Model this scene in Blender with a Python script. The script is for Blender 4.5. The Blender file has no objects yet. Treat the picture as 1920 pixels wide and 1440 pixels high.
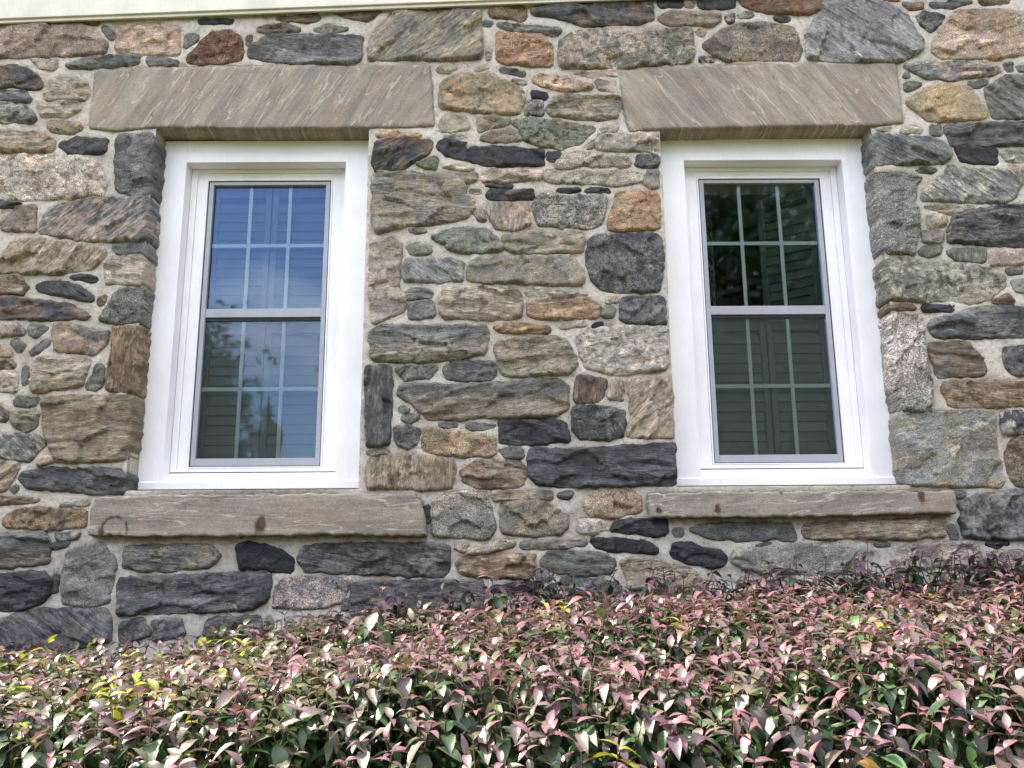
import bpy, bmesh, math, random
import numpy as np
from mathutils import Matrix, Vector
from mathutils.geometry import delaunay_2d_cdt

# ---------------------------------------------------------------- camera, sky, sun, exposure
scene = bpy.context.scene
COL = scene.collection
EYE = Vector((0.0, -3.75, 1.6))
pitch, yaw, roll = 0.2164, 0.0084, -0.0081
F = Vector((math.sin(yaw) * math.cos(pitch), math.cos(yaw) * math.cos(pitch), math.sin(pitch)))
R0 = Vector((math.cos(yaw), -math.sin(yaw), 0.0))
U0 = R0.cross(F)
RR = R0 * math.cos(roll) + U0 * math.sin(roll)
UU = U0 * math.cos(roll) - R0 * math.sin(roll)
cam_data = bpy.data.cameras.new("camera")
cam = bpy.data.objects.new("camera", cam_data)
COL.objects.link(cam)
cam_data.sensor_width = 36.0
cam_data.lens = 36.0 * 1653.0 / 1920.0
cam_data.clip_start = 0.05
cam_data.clip_end = 2000.0
cam.matrix_world = Matrix(((RR.x, UU.x, -F.x, EYE.x), (RR.y, UU.y, -F.y, EYE.y), (RR.z, UU.z, -F.z, EYE.z), (0, 0, 0, 1)))
scene.camera = cam

SUN_DIR = Vector((-0.60, 0.085, 0.80)).normalized()          # towards the sun
world = bpy.data.worlds.new("World")
scene.world = world
world.use_nodes = True
wn = world.node_tree.nodes
wl = world.node_tree.links
wn.clear()
w_out = wn.new("ShaderNodeOutputWorld")
w_bg = wn.new("ShaderNodeBackground")
w_bg.inputs["Strength"].default_value = 0.11
w_sky = wn.new("ShaderNodeTexSky")
w_sky.sky_type = 'NISHITA'
w_sky.sun_disc = False
w_sky.sun_elevation = math.asin(SUN_DIR.z)
w_sky.sun_rotation = math.atan2(SUN_DIR.x, SUN_DIR.y)
w_sky.air_density = 1.0
w_sky.dust_density = 1.6
w_sky.ozone_density = 1.0
w_tc = wn.new("ShaderNodeTexCoord")
w_map = wn.new("ShaderNodeMapping")
w_map.inputs["Scale"].default_value = (1.0, 1.0, 2.2)
w_map.inputs["Location"].default_value = (7.7, 4.1, 2.2)
w_noise = wn.new("ShaderNodeTexNoise")
w_noise.inputs["Scale"].default_value = 2.6
w_noise.inputs["Detail"].default_value = 7.0
w_noise.inputs["Roughness"].default_value = 0.6
w_ramp = wn.new("ShaderNodeValToRGB")
w_ramp.color_ramp.elements[0].position = 0.46
w_ramp.color_ramp.elements[1].position = 0.68
w_mix = wn.new("ShaderNodeMixRGB")
w_mix.inputs["Color2"].default_value = (8.2, 7.6, 7.0, 1.0)
wl.new(w_tc.outputs["Generated"], w_map.inputs["Vector"])
wl.new(w_map.outputs["Vector"], w_noise.inputs["Vector"])
wl.new(w_noise.outputs["Fac"], w_ramp.inputs["Fac"])
wl.new(w_ramp.outputs["Color"], w_mix.inputs["Fac"])
wl.new(w_sky.outputs["Color"], w_mix.inputs["Color1"])
wl.new(w_mix.outputs["Color"], w_bg.inputs["Color"])
wl.new(w_bg.outputs["Background"], w_out.inputs["Surface"])

sun_data = bpy.data.lights.new("sun", 'SUN')
sun_data.energy = 2.4
sun_data.angle = math.radians(0.5)
sun_data.color = (1.0, 0.95, 0.87)
sun = bpy.data.objects.new("sun", sun_data)
COL.objects.link(sun)
sun.rotation_euler = SUN_DIR.to_track_quat('Z', 'Y').to_euler()
sun.location = (-6, 1, 12)

vs = scene.view_settings
vs.view_transform = 'Standard'
vs.look = 'None'
vs.gamma = 1.0
vs.use_curve_mapping = False
vs.exposure = 3.10
vs.use_white_balance = True
vs.white_balance_temperature = 7200.0
vs.white_balance_tint = 13.0
scene.cycles.max_bounces = 8
scene.cycles.diffuse_bounces = 4
scene.cycles.transparent_max_bounces = 16
scene.cycles.caustics_reflective = False
scene.cycles.caustics_refractive = False

rng = np.random.default_rng(7)
random.seed(7)


# ---------------------------------------------------------------- helpers
def lin(r, g, b):
    return tuple(((c / 255.0) / 12.92 if c / 255.0 <= 0.04045 else ((c / 255.0 + 0.055) / 1.055) ** 2.4) for c in (r, g, b))


_perm = np.random.default_rng(3).random(65536).astype(np.float64)


def _hash(i, j, k):
    return _perm[(i * 73856093 ^ j * 19349663 ^ k * 83492791) & 65535]


def vnoise(P):
    P = np.asarray(P, float)
    I = np.floor(P).astype(np.int64)
    f = P - I
    f = f * f * (3 - 2 * f)
    i, j, k = I[:, 0], I[:, 1], I[:, 2]
    u, v, w = f[:, 0], f[:, 1], f[:, 2]
    def L(a, b, t):
        return a + (b - a) * t
    x00 = L(_hash(i, j, k), _hash(i + 1, j, k), u)
    x10 = L(_hash(i, j + 1, k), _hash(i + 1, j + 1, k), u)
    x01 = L(_hash(i, j, k + 1), _hash(i + 1, j, k + 1), u)
    x11 = L(_hash(i, j + 1, k + 1), _hash(i + 1, j + 1, k + 1), u)
    return L(L(x00, x10, v), L(x01, x11, v), w) - 0.5


def fbm(P, octs=4, gain=0.5):
    P = np.asarray(P, float)
    s = np.zeros(len(P)); a = 1.0
    for o in range(octs):
        s += a * vnoise(P * (2.0 ** o) + 17.3 * o)
        a *= gain
    return s


def new_obj(name, mesh, mat=None, parent=None, loc=(0, 0, 0), smooth=False):
    o = bpy.data.objects.new(name, mesh)
    COL.objects.link(o)
    o.location = loc
    if mat is not None and len(mesh.materials) == 0:
        mesh.materials.append(mat)
    if parent is not None:
        o.parent = parent
    if smooth:
        mesh.polygons.foreach_set('use_smooth', np.ones(len(mesh.polygons), bool))
    return o


def empty(name, label, cat, loc=(0, 0, 0), group=None):
    o = bpy.data.objects.new(name, None)
    COL.objects.link(o)
    o.location = loc
    o.empty_display_size = 0.1
    o["label"] = label
    o["category"] = cat
    if group:
        o["group"] = group
    return o


def add_box(bm, x0, x1, y0, y1, z0, z1, bevel=0.0):
    v = [bm.verts.new(p) for p in ((x0, y0, z0), (x1, y0, z0), (x1, y1, z0), (x0, y1, z0), (x0, y0, z1), (x1, y0, z1), (x1, y1, z1), (x0, y1, z1))]
    fs = [bm.faces.new([v[i] for i in q]) for q in ((0, 3, 2, 1), (4, 5, 6, 7), (0, 1, 5, 4), (1, 2, 6, 5), (2, 3, 7, 6), (3, 0, 4, 7))]
    if bevel > 0:
        es = list({e for f in fs for e in f.edges})
        bmesh.ops.bevel(bm, geom=es, offset=bevel, segments=2, affect='EDGES', profile=0.5)


def add_prism(bm, prof, a0, a1, axis='x', bevel=0.0):
    """extrude a closed 2D profile (u, z) along an axis"""
    def P(u, z, a):
        return (a, u, z) if axis == 'x' else (u, a, z)
    lo = [bm.verts.new(P(u, z, a0)) for u, z in prof]
    hi = [bm.verts.new(P(u, z, a1)) for u, z in prof]
    fs = [bm.faces.new(lo), bm.faces.new(list(reversed(hi)))]
    n = len(prof)
    for i in range(n):
        fs.append(bm.faces.new((lo[i], hi[i], hi[(i + 1) % n], lo[(i + 1) % n])))
    if bevel > 0:
        bmesh.ops.bevel(bm, geom=list({e for f in fs for e in f.edges}), offset=bevel, segments=2, affect='EDGES', profile=0.5)


def bm_obj(name, bm, mat, parent=None, loc=(0, 0, 0), smooth=False):
    bmesh.ops.recalc_face_normals(bm, faces=bm.faces[:])
    me = bpy.data.meshes.new(name)
    bm.to_mesh(me)
    bm.free()
    return new_obj(name, me, mat, parent, loc, smooth)


def boxes(name, lst, mat, parent=None, bevel=0.0, loc=(0, 0, 0)):
    bm = bmesh.new()
    for b in lst:
        add_box(bm, *b, bevel=bevel)
    return bm_obj(name, bm, mat, parent, loc)


def mesh_np(name, V, Fc):
    me = bpy.data.meshes.new(name)
    V = np.asarray(V, np.float32); Fc = np.asarray(Fc, np.int32)
    n = Fc.shape[1]
    me.vertices.add(len(V)); me.vertices.foreach_set('co', V.ravel())
    me.loops.add(Fc.size); me.loops.foreach_set('vertex_index', Fc.ravel())
    me.polygons.add(len(Fc))
    me.polygons.foreach_set('loop_start', np.arange(0, Fc.size, n, dtype=np.int32))
    me.polygons.foreach_set('loop_total', np.full(len(Fc), n, np.int32))
    me.update(calc_edges=True)
    return me


def attr_col(me, name, C):
    a = me.attributes.new(name, 'FLOAT_COLOR', 'POINT')
    C = np.asarray(C, np.float32)
    if C.shape[1] == 3:
        C = np.concatenate([C, np.ones((len(C), 1), np.float32)], 1)
    a.data.foreach_set('color', C.ravel())


def attr_vec(me, name, C):
    a = me.attributes.new(name, 'FLOAT_VECTOR', 'POINT')
    a.data.foreach_set('vector', np.asarray(C, np.float32).ravel())


def tube_np(pts, rads, sides=8):
    """rings along a polyline -> (verts, quads)"""
    pts = [Vector(p) for p in pts]
    V = []; Q = []
    ref = Vector((0.13, 0.97, 0.2)).normalized()
    for i, p in enumerate(pts):
        d = (pts[min(i + 1, len(pts) - 1)] - pts[max(i - 1, 0)]).normalized()
        r = ref if abs(d.dot(ref)) < 0.9 else Vector((1, 0, 0))
        a = d.cross(r).normalized(); b = d.cross(a)
        for s in range(sides):
            t = 2 * math.pi * s / sides
            V.append(p + (a * math.cos(t) + b * math.sin(t)) * rads[i])
    for i in range(len(pts) - 1):
        for s in range(sides):
            s2 = (s + 1) % sides
            Q.append((i * sides + s, i * sides + s2, (i + 1) * sides + s2, (i + 1) * sides + s))
    return [tuple(v) for v in V], Q


# ---------------------------------------------------------------- materials
class NT:
    def __init__(self, name):
        self.m = bpy.data.materials.new(name)
        self.m.use_nodes = True
        self.t = self.m.node_tree
        self.bsdf = self.t.nodes.get("Principled BSDF")
        self.out = self.t.nodes.get("Material Output")
    def n(self, typ, **kw):
        nd = self.t.nodes.new(typ)
        for k, v in kw.items():
            setattr(nd, k, v)
        return nd
    def l(self, a, b):
        self.t.links.new(a, b)
    def attr(self, name):
        a = self.n("ShaderNodeAttribute"); a.attribute_name = name
        return a
    def noise(self, vec, scale, detail=4.0, rough=0.55, dist=0.0):
        nd = self.n("ShaderNodeTexNoise")
        nd.inputs["Scale"].default_value = scale
        nd.inputs["Detail"].default_value = detail
        nd.inputs["Roughness"].default_value = rough
        nd.inputs["Distortion"].default_value = dist
        if vec is not None:
            self.l(vec, nd.inputs["Vector"])
        return nd
    def math(self, op, a, b=None, c=None, clamp=False):
        nd = self.n("ShaderNodeMath", operation=op)
        nd.use_clamp = clamp
        for i, v in enumerate((a, b, c)):
            if v is None:
                continue
            if isinstance(v, (int, float)):
                nd.inputs[i].default_value = v
            else:
                self.l(v, nd.inputs[i])
        return nd.outputs[0]
    def ramp(self, fac, stops, mode='LINEAR'):
        nd = self.n("ShaderNodeValToRGB")
        nd.color_ramp.interpolation = mode
        e = nd.color_ramp.elements
        while len(e) < len(stops):
            e.new(0.5)
        for i, (p, c) in enumerate(stops):
            e[i].position = p
            e[i].color = c if len(c) == 4 else (c[0], c[1], c[2], 1.0)
        self.l(fac, nd.inputs["Fac"])
        return nd.outputs["Color"]
    def mix(self, fac, a, b, mode='MIX'):
        nd = self.n("ShaderNodeMixRGB", blend_type=mode)
        for i, v in zip((0, 1, 2), (fac, a, b)):
            if isinstance(v, (int, float)):
                nd.inputs[i].default_value = v
            elif isinstance(v, tuple):
                nd.inputs[i].default_value = v if len(v) == 4 else (v[0], v[1], v[2], 1.0)
            else:
                self.l(v, nd.inputs[i])
        return nd.outputs[0]
    def scalevec(self, vec, s):
        nd = self.n("ShaderNodeVectorMath", operation='MULTIPLY')
        self.l(vec, nd.inputs[0]); nd.inputs[1].default_value = s
        return nd.outputs[0]
    def bump(self, h, strength, dist):
        nd = self.n("ShaderNodeBump")
        nd.inputs["Strength"].default_value = strength
        nd.inputs["Distance"].default_value = dist
        self.l(h, nd.inputs["Height"])
        self.l(nd.outputs["Normal"], self.bsdf.inputs["Normal"])


def g3(v):
    return (v, v, v, 1.0)


def mat_stone():
    k = NT("field_stone")
    bed = k.attr("bed").outputs["Vector"]
    par = k.attr("par").outputs["Vector"]
    sep = k.n("ShaderNodeSeparateXYZ"); k.l(par, sep.inputs[0])
    aniso, speck, contrast = sep.outputs
    band = k.noise(k.scalevec(bed, (15, 15, 70)), 1.0, 6.0, 0.66, 0.6).outputs["Fac"]
    fine_band = k.noise(k.scalevec(bed, (40, 40, 330)), 1.0, 3.0, 0.6, 0.2).outputs["Fac"]
    iso = k.noise(bed, 34.0, 8.0, 0.68, 0.3).outputs["Fac"]
    blot = k.noise(bed, 9.0, 3.0, 0.5, 0.4).outputs["Fac"]
    grain = k.noise(bed, 330.0, 3.0, 0.6).outputs["Fac"]
    speckn = k.noise(bed, 170.0, 2.0, 0.75).outputs["Fac"]
    # which of the two minerals shows
    pat = k.math('ADD', iso, k.math('MULTIPLY', aniso, k.math('SUBTRACT', band, iso)))
    pat = k.math('ADD', pat, k.math('MULTIPLY', 0.8, k.math('SUBTRACT', blot, 0.5)))
    fac = k.ramp(pat, [(0.44, g3(0)), (0.56, g3(1))])
    c1 = k.attr("c1").outputs["Color"]; c2 = k.attr("c2").outputs["Color"]
    col = k.mix(fac, c1, c2)
    # mineral grains, partly drawn out along the bedding
    fb = k.math('ADD', grain, k.math('MULTIPLY', k.math('MULTIPLY', aniso, 0.55), k.math('SUBTRACT', fine_band, grain)))
    tone = k.ramp(fb, [(0.32, g3(0.20)), (0.43, g3(0.74)), (0.54, g3(1.08)), (0.67, g3(2.1))])
    col = k.mix(0.85, col, tone, 'MULTIPLY')
    tone2 = k.ramp(iso, [(0.34, g3(0.40)), (0.46, g3(0.92)), (0.6, g3(1.12)), (0.72, g3(1.6))])
    col = k.mix(0.8, col, tone2, 'MULTIPLY')
    # layers of the bedding, dark seams between them
    lay = k.ramp(k.noise(k.scalevec(bed, (6, 6, 36)), 1.0, 6.0, 0.64, 0.9).outputs["Fac"], [(0.36, g3(0.42)), (0.42, g3(0.95)), (0.55, g3(1.0)), (0.60, g3(1.22)), (0.66, g3(0.92))])
    col = k.mix(k.math('MULTIPLY', aniso, 0.8), col, lay, 'MULTIPLY')
    pale = k.ramp(k.noise(k.scalevec(bed, (11, 11, 24)), 1.0, 6.0, 0.7, 0.5).outputs["Fac"], [(0.54, g3(0)), (0.62, g3(0.7))])
    col = k.mix(pale, col, (1.75, 1.68, 1.5, 1), 'MULTIPLY')
    rust = k.ramp(k.noise(k.scalevec(bed, (8, 8, 15)), 1.0, 6.0, 0.68, 0.8).outputs["Fac"], [(0.58, g3(0)), (0.68, g3(0.55))])
    col = k.mix(rust, col, (1.28, 0.92, 0.64, 1), 'MULTIPLY')
    # dark and pale crystals
    sp = k.ramp(speckn, [(0.36, g3(0.16)), (0.45, g3(0.85)), (0.56, g3(1.05)), (0.68, g3(2.0))])
    col = k.mix(speck, col, sp, 'MULTIPLY')
    # thin open cracks
    cr = k.noise(k.scalevec(bed, (5, 5, 26)), 1.0, 5.0, 0.55, 1.2).outputs["Fac"]
    crack = k.ramp(k.math('ABSOLUTE', k.math('SUBTRACT', cr, 0.47)), [(0.0, g3(0.12)), (0.006, g3(0.4)), (0.014, g3(1.0))])
    col = k.mix(k.math('MULTIPLY', contrast, 0.8), col, crack, 'MULTIPLY')
    k.l(col, k.bsdf.inputs["Base Color"])
    k.bsdf.inputs["Roughness"].default_value = 0.82
    k.bsdf.inputs["Specular IOR Level"].default_value = 0.3
    h = k.math('ADD', k.math('MULTIPLY', pat, 1.0), k.math('MULTIPLY', fb, 0.45))
    h = k.math('ADD', h, k.math('MULTIPLY', k.math('MULTIPLY', crack, contrast), 0.25))
    k.bump(h, 1.0, 0.018)
    return k.m


def mat_sandstone():
    k = NT("sandstone")
    bed = k.attr("bed").outputs["Vector"]
    st = k.noise(k.scalevec(bed, (2.2, 2.2, 15)), 1.0, 6.0, 0.6, 0.5).outputs["Fac"]
    fs = k.noise(k.scalevec(bed, (7, 7, 60)), 1.0, 5.0, 0.6, 0.3).outputs["Fac"]
    gr = k.noise(bed, 230.0, 4.0, 0.65).outputs["Fac"]
    pit = k.noise(bed, 36.0, 6.0, 0.7, 0.5).outputs["Fac"]
    bl = k.noise(bed, 4.5, 4.0, 0.6, 0.8).outputs["Fac"]
    rs = k.noise(k.scalevec(bed, (3.2, 3.2, 11)), 1.0, 6.0, 0.68, 0.8).outputs["Fac"]
    ln = k.noise(k.scalevec(bed, (2.6, 2.6, 24)), 1.0, 2.0, 0.5, 0.35).outputs["Fac"]
    col = k.ramp(st, [(0.34, lin(106, 100, 91)), (0.5, lin(138, 130, 117)), (0.66, lin(166, 157, 142))])
    col = k.mix(0.5, col, k.ramp(bl, [(0.35, lin(132, 130, 123)), (0.65, lin(156, 143, 124))]), 'MIX')
    col = k.mix(0.6, col, k.ramp(fs, [(0.32, g3(0.74)), (0.48, g3(0.98)), (0.68, g3(1.14))]), 'MULTIPLY')
    vein = k.ramp(k.math('ABSOLUTE', k.math('SUBTRACT', ln, 0.56)), [(0.0, g3(0.8)), (0.016, g3(0.0))])
    col = k.mix(vein, col, lin(188, 180, 164))
    col = k.mix(0.8, col, k.ramp(gr, [(0.3, g3(0.62)), (0.5, g3(1.0)), (0.72, g3(1.3))]), 'MULTIPLY')
    col = k.mix(0.8, col, k.ramp(pit, [(0.30, g3(0.40)), (0.38, g3(0.95)), (0.6, g3(1.0)), (0.72, g3(1.15))]), 'MULTIPLY')
    col = k.mix(k.ramp(rs, [(0.57, g3(0)), (0.70, g3(0.5))]), col, lin(146, 114, 86))
    sta = k.attr("stain").outputs["Fac"]
    col = k.mix(k.math('MULTIPLY', sta, k.ramp(pit, [(0.3, g3(1)), (0.7, g3(0.8))])), col, lin(74, 44, 34))
    fs = k.math('ADD', k.math('MULTIPLY', fs, 0.6), pit)
    k.l(col, k.bsdf.inputs["Base Color"])
    k.bsdf.inputs["Roughness"].default_value = 0.85
    k.bsdf.inputs["Specular IOR Level"].default_value = 0.25
    k.bump(k.math('ADD', k.math('ADD', st, fs), k.math('MULTIPLY', gr, 0.5)), 0.6, 0.006)
    return k.m


def mat_mortar():
    k = NT("lime_mortar")
    tc = k.n("ShaderNodeTexCoord").outputs["Object"]
    n1 = k.noise(tc, 5.0, 5.0, 0.6).outputs["Fac"]
    n2 = k.noise(tc, 60.0, 6.0, 0.7).outputs["Fac"]
    n3 = k.noise(tc, 420.0, 2.0, 0.6).outputs["Fac"]
    col = k.ramp(n1, [(0.3, lin(172, 164, 151)), (0.40, lin(208, 200, 186)), (0.58, lin(220, 212, 198)), (0.74, lin(230, 223, 211))])
    col = k.mix(0.8, col, k.ramp(n2, [(0.3, g3(0.45)), (0.48, g3(0.96)), (0.75, g3(1.15))]), 'MULTIPLY')
    col = k.mix(0.7, col, k.ramp(n3, [(0.3, g3(0.6)), (0.48, g3(1.0)), (0.72, g3(1.15))]), 'MULTIPLY')
    st = k.attr("stain")
    col = k.mix(st.outputs["Fac"], col, lin(172, 128, 78))
    k.l(col, k.bsdf.inputs["Base Color"])
    k.bsdf.inputs["Roughness"].default_value = 0.95
    k.bsdf.inputs["Specular IOR Level"].default_value = 0.15
    k.bump(k.math('ADD', n2, k.math('MULTIPLY', n3, 0.5)), 1.0, 0.012)
    return k.m


def mat_paint(name, rgb, rough=0.45, dirt=0.12, bump=0.15, scale=7.0):
    k = NT(name)
    tc = k.n("ShaderNodeTexCoord").outputs["Object"]
    n1 = k.noise(tc, scale, 6.0, 0.6).outputs["Fac"]
    n2 = k.noise(k.scalevec(tc, (160, 160, 14)), 1.0, 3.0, 0.6).outputs["Fac"]
    base = lin(*rgb)
    col = k.ramp(n1, [(0.3, tuple(c * (1 - dirt) for c in base)), (0.6, base)])
    col = k.mix(0.35, col, k.ramp(n2, [(0.3, g3(0.88)), (0.6, g3(1.03))]), 'MULTIPLY')
    k.l(col, k.bsdf.inputs["Base Color"])
    k.bsdf.inputs["Roughness"].default_value = rough
    k.bump(k.math('ADD', n1, n2), bump, 0.002)
    return k.m


def mat_glass():
    k = NT("window_glass")
    k.t.nodes.remove(k.bsdf)
    fr = k.n("ShaderNodeFresnel"); fr.inputs["IOR"].default_value = 1.5
    tc = k.n("ShaderNodeTexCoord").outputs["Object"]
    bmp = k.n("ShaderNodeBump"); bmp.inputs["Strength"].default_value = 0.06; bmp.inputs["Distance"].default_value = 0.005
    k.l(k.noise(tc, 3.0, 2.0).outputs["Fac"], bmp.inputs["Height"])
    gl = k.n("ShaderNodeBsdfGlossy"); gl.inputs["Roughness"].default_value = 0.03
    gl.inputs["Color"].default_value = (0.42, 0.60, 0.95, 1)
    k.l(bmp.outputs["Normal"], gl.inputs["Normal"])
    tr = k.n("ShaderNodeBsdfTransparent"); tr.inputs["Color"].default_value = (0.93, 0.96, 0.95, 1)
    mx = k.n("ShaderNodeMixShader")
    k.l(k.math('MULTIPLY', fr.outputs["Fac"], 1.2, clamp=True), mx.inputs["Fac"])
    k.l(tr.outputs[0], mx.inputs[1]); k.l(gl.outputs[0], mx.inputs[2])
    k.l(mx.outputs[0], k.out.inputs["Surface"])
    return k.m


def mat_leaf(name="hedge_leaf", rough=0.30, transl=0.24):
    k = NT(name)
    at = k.attr("leafcol").outputs["Color"]
    tc = k.n("ShaderNodeTexCoord").outputs["Object"]
    n1 = k.noise(tc, 70.0, 3.0, 0.6).outputs["Fac"]
    col = k.mix(0.8, at, k.ramp(n1, [(0.3, g3(0.72)), (0.55, g3(1.0)), (0.75, g3(1.25))]), 'MULTIPLY')
    k.l(col, k.bsdf.inputs["Base Color"])
    k.bsdf.inputs["Roughness"].default_value = rough
    k.bsdf.inputs["Specular IOR Level"].default_value = 0.75
    k.bump(n1, 0.35, 0.002)
    tr = k.n("ShaderNodeBsdfTranslucent")
    tcol = k.mix(1.0, col, (1.2, 1.2, 0.9, 1), 'MULTIPLY')
    k.l(tcol, tr.inputs["Color"])
    mx = k.n("ShaderNodeMixShader"); mx.inputs["Fac"].default_value = transl
    k.l(k.bsdf.outputs[0], mx.inputs[1]); k.l(tr.outputs[0], mx.inputs[2])
    k.l(mx.outputs[0], k.out.inputs["Surface"])
    return k.m


def mat_noise(name, ca, cb, scale, rough=0.9, bump=0.5, dist=0.01):
    k = NT(name)
    tc = k.n("ShaderNodeTexCoord").outputs["Object"]
    n1 = k.noise(tc, scale, 7.0, 0.65).outputs["Fac"]
    k.l(k.ramp(n1, [(0.32, ca), (0.66, cb)]), k.bsdf.inputs["Base Color"])
    k.bsdf.inputs["Roughness"].default_value = rough
    k.bump(n1, bump, dist)
    return k.m


M_STONE = mat_stone()
M_MORTAR = mat_mortar()
M_SAND = mat_sandstone()
M_WHITE = mat_paint("white_paint", (238, 238, 240), 0.42, 0.10, 0.25, 3.5)
M_CREAM = mat_paint("cream_paint", (214, 209, 192), 0.5, 0.16)
M_SCREEN = mat_paint("grey_aluminium", (160, 163, 170), 0.4, 0.1)
M_GRID = mat_paint("white_grille", (196, 208, 212), 0.45, 0.05)
M_SHUT = mat_paint("shutter_paint", (62, 74, 64), 0.5, 0.1)
M_GASKET_SHADE = mat_paint("black_gasket_shade", (22, 23, 26), 0.6, 0.1)  # black of the gaskets, also used for the shade strip under the rail
M_GLASS = mat_glass()
def mat_screen():
    k = NT("insect_screen")
    k.bsdf.inputs["Base Color"].default_value = (*lin(104, 116, 108), 1)
    k.bsdf.inputs["Roughness"].default_value = 0.7
    tr = k.n("ShaderNodeBsdfTransparent")
    mx = k.n("ShaderNodeMixShader"); mx.inputs["Fac"].default_value = 0.085
    k.l(tr.outputs[0], mx.inputs[1]); k.l(k.bsdf.outputs[0], mx.inputs[2])
    k.l(mx.outputs[0], k.out.inputs["Surface"])
    return k.m


M_MESH = mat_screen()
M_CAULK = mat_noise("caulk", lin(150, 142, 128), lin(188, 180, 166), 60.0, 0.8, 0.4, 0.003)
M_LEAF = mat_leaf()
M_TREELEAF = mat_leaf("tree_leaf", 0.5, 0.3)
M_BARK = mat_noise("bark", lin(70, 55, 46), lin(112, 92, 78), 30.0)
M_TWIG = mat_noise("twig_bark", lin(58, 40, 36), lin(104, 76, 66), 90.0)
M_ROOF = mat_noise("slate_roof", lin(70, 72, 78), lin(100, 102, 108), 9.0)
M_PLASTER = mat_noise("plaster", lin(150, 145, 135), lin(170, 165, 155), 4.0)
M_GRASS = mat_noise("lawn_grass", lin(46, 54, 30), lin(78, 78, 48), 3.0, 0.95, 0.8, 0.03)
M_SOIL = mat_noise("bark_mulch", lin(52, 38, 30), lin(92, 68, 52), 40.0, 0.95, 1.0, 0.02)
M_IRON = mat_paint("dark_iron", (38, 44, 40), 0.45, 0.2)
M_LAMPGLASS = mat_paint("frosted_lamp_glass", (120, 128, 112), 0.3, 0.1)

# ---------------------------------------------------------------- ground
def sheet(name, x0, x1, y0, y1, z, mat, nx=1, ny=1):
    xs = np.linspace(x0, x1, nx + 1); ys = np.linspace(y0, y1, ny + 1)
    X, Y = np.meshgrid(xs, ys)
    V = np.stack([X.ravel(), Y.ravel(), np.full(X.size, z)], 1)
    idx = np.arange(X.size).reshape(ny + 1, nx + 1)
    Q = np.stack([idx[:-1, :-1], idx[:-1, 1:], idx[1:, 1:], idx[1:, :-1]], -1).reshape(-1, 4)
    o = new_obj(name, mesh_np(name, V, Q), mat)
    o["kind"] = "structure"
    return o


sheet("ground", -400, 400, -400, 400, 0.0, M_GRASS)
sheet("planting_bed", -7.5, 6.0, -2.35, -0.001, 0.004, M_SOIL)

# ---------------------------------------------------------------- the stone house
WIN = [(-1.120, 0), (1.231, 1)]                      # window centres along the wall
HWC, ZC0, ZC1 = 0.48315, 1.9804, 3.637               # casing half width, foot, head
OPEN = [(-1.607, -0.622), (0.728, 1.714)]            # openings in the face of the wall
OZ0, OZ1 = 1.972, 3.648
HX0, HX1, HY1, HZ = -6.5, 5.0, 6.0, 4.72

house = empty("stone_house", "fieldstone house wall with grey and tan rubble in pale mortar and two white windows", "house")

PAL = {
    'D': (84, 85, 87), 'K': (62, 63, 67), 'G': (126, 126, 123), 'H': (150, 150, 146), 'T': (158, 147, 126),
    'L': (178, 171, 156), 'O': (178, 150, 122), 'R': (134, 97, 78), 'B': (128, 110, 92), 'P': (188, 168, 152),
    'V': (122, 125, 112), 'W': (208, 202, 190), 'Y': (192, 167, 130), 'A': (174, 136, 112), 'q': (158, 151, 138), 'r': (142, 135, 122),
}
PAL = {k: np.array(lin(*v)) for k, v in PAL.items()}
TEX = {'h': (0.0, 0.75, 0.15), 'm': (0.15, 0.2, 0.18), 's': (0.1, 0.1, 0.75), 'S': (1.3, 0.45, 1.0), 'u': (0.75, 0.85, 0.15),
       'd': (-0.65, 0.8, 0.25), 'v': (1.5, 0.85, 0.2), 'g': (0.05, 0.7, 0.12)}


def inside(poly, P):
    x, z = P[:, 0], P[:, 1]
    r = np.zeros(len(P), bool)
    n = len(poly)
    for i in range(n):
        x0, z0 = poly[i]; x1, z1 = poly[(i + 1) % n]
        if z0 == z1:
            continue
        c = ((z0 > z) != (z1 > z)) & (x < (x1 - x0) * (z - z0) / (z1 - z0) + x0)
        r ^= c
    return r


def edge_dist(poly, P):
    A = poly; B = np.roll(poly, -1, 0)
    d = B - A
    L2 = (d ** 2).sum(1) + 1e-12
    t = ((P[:, None, :] - A[None]) * d[None]).sum(2) / L2
    t = np.clip(t, 0, 1)
    q = A[None] + t[..., None] * d[None]
    return np.sqrt(((P[:, None, :] - q) ** 2).sum(2)).min(1)


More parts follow.
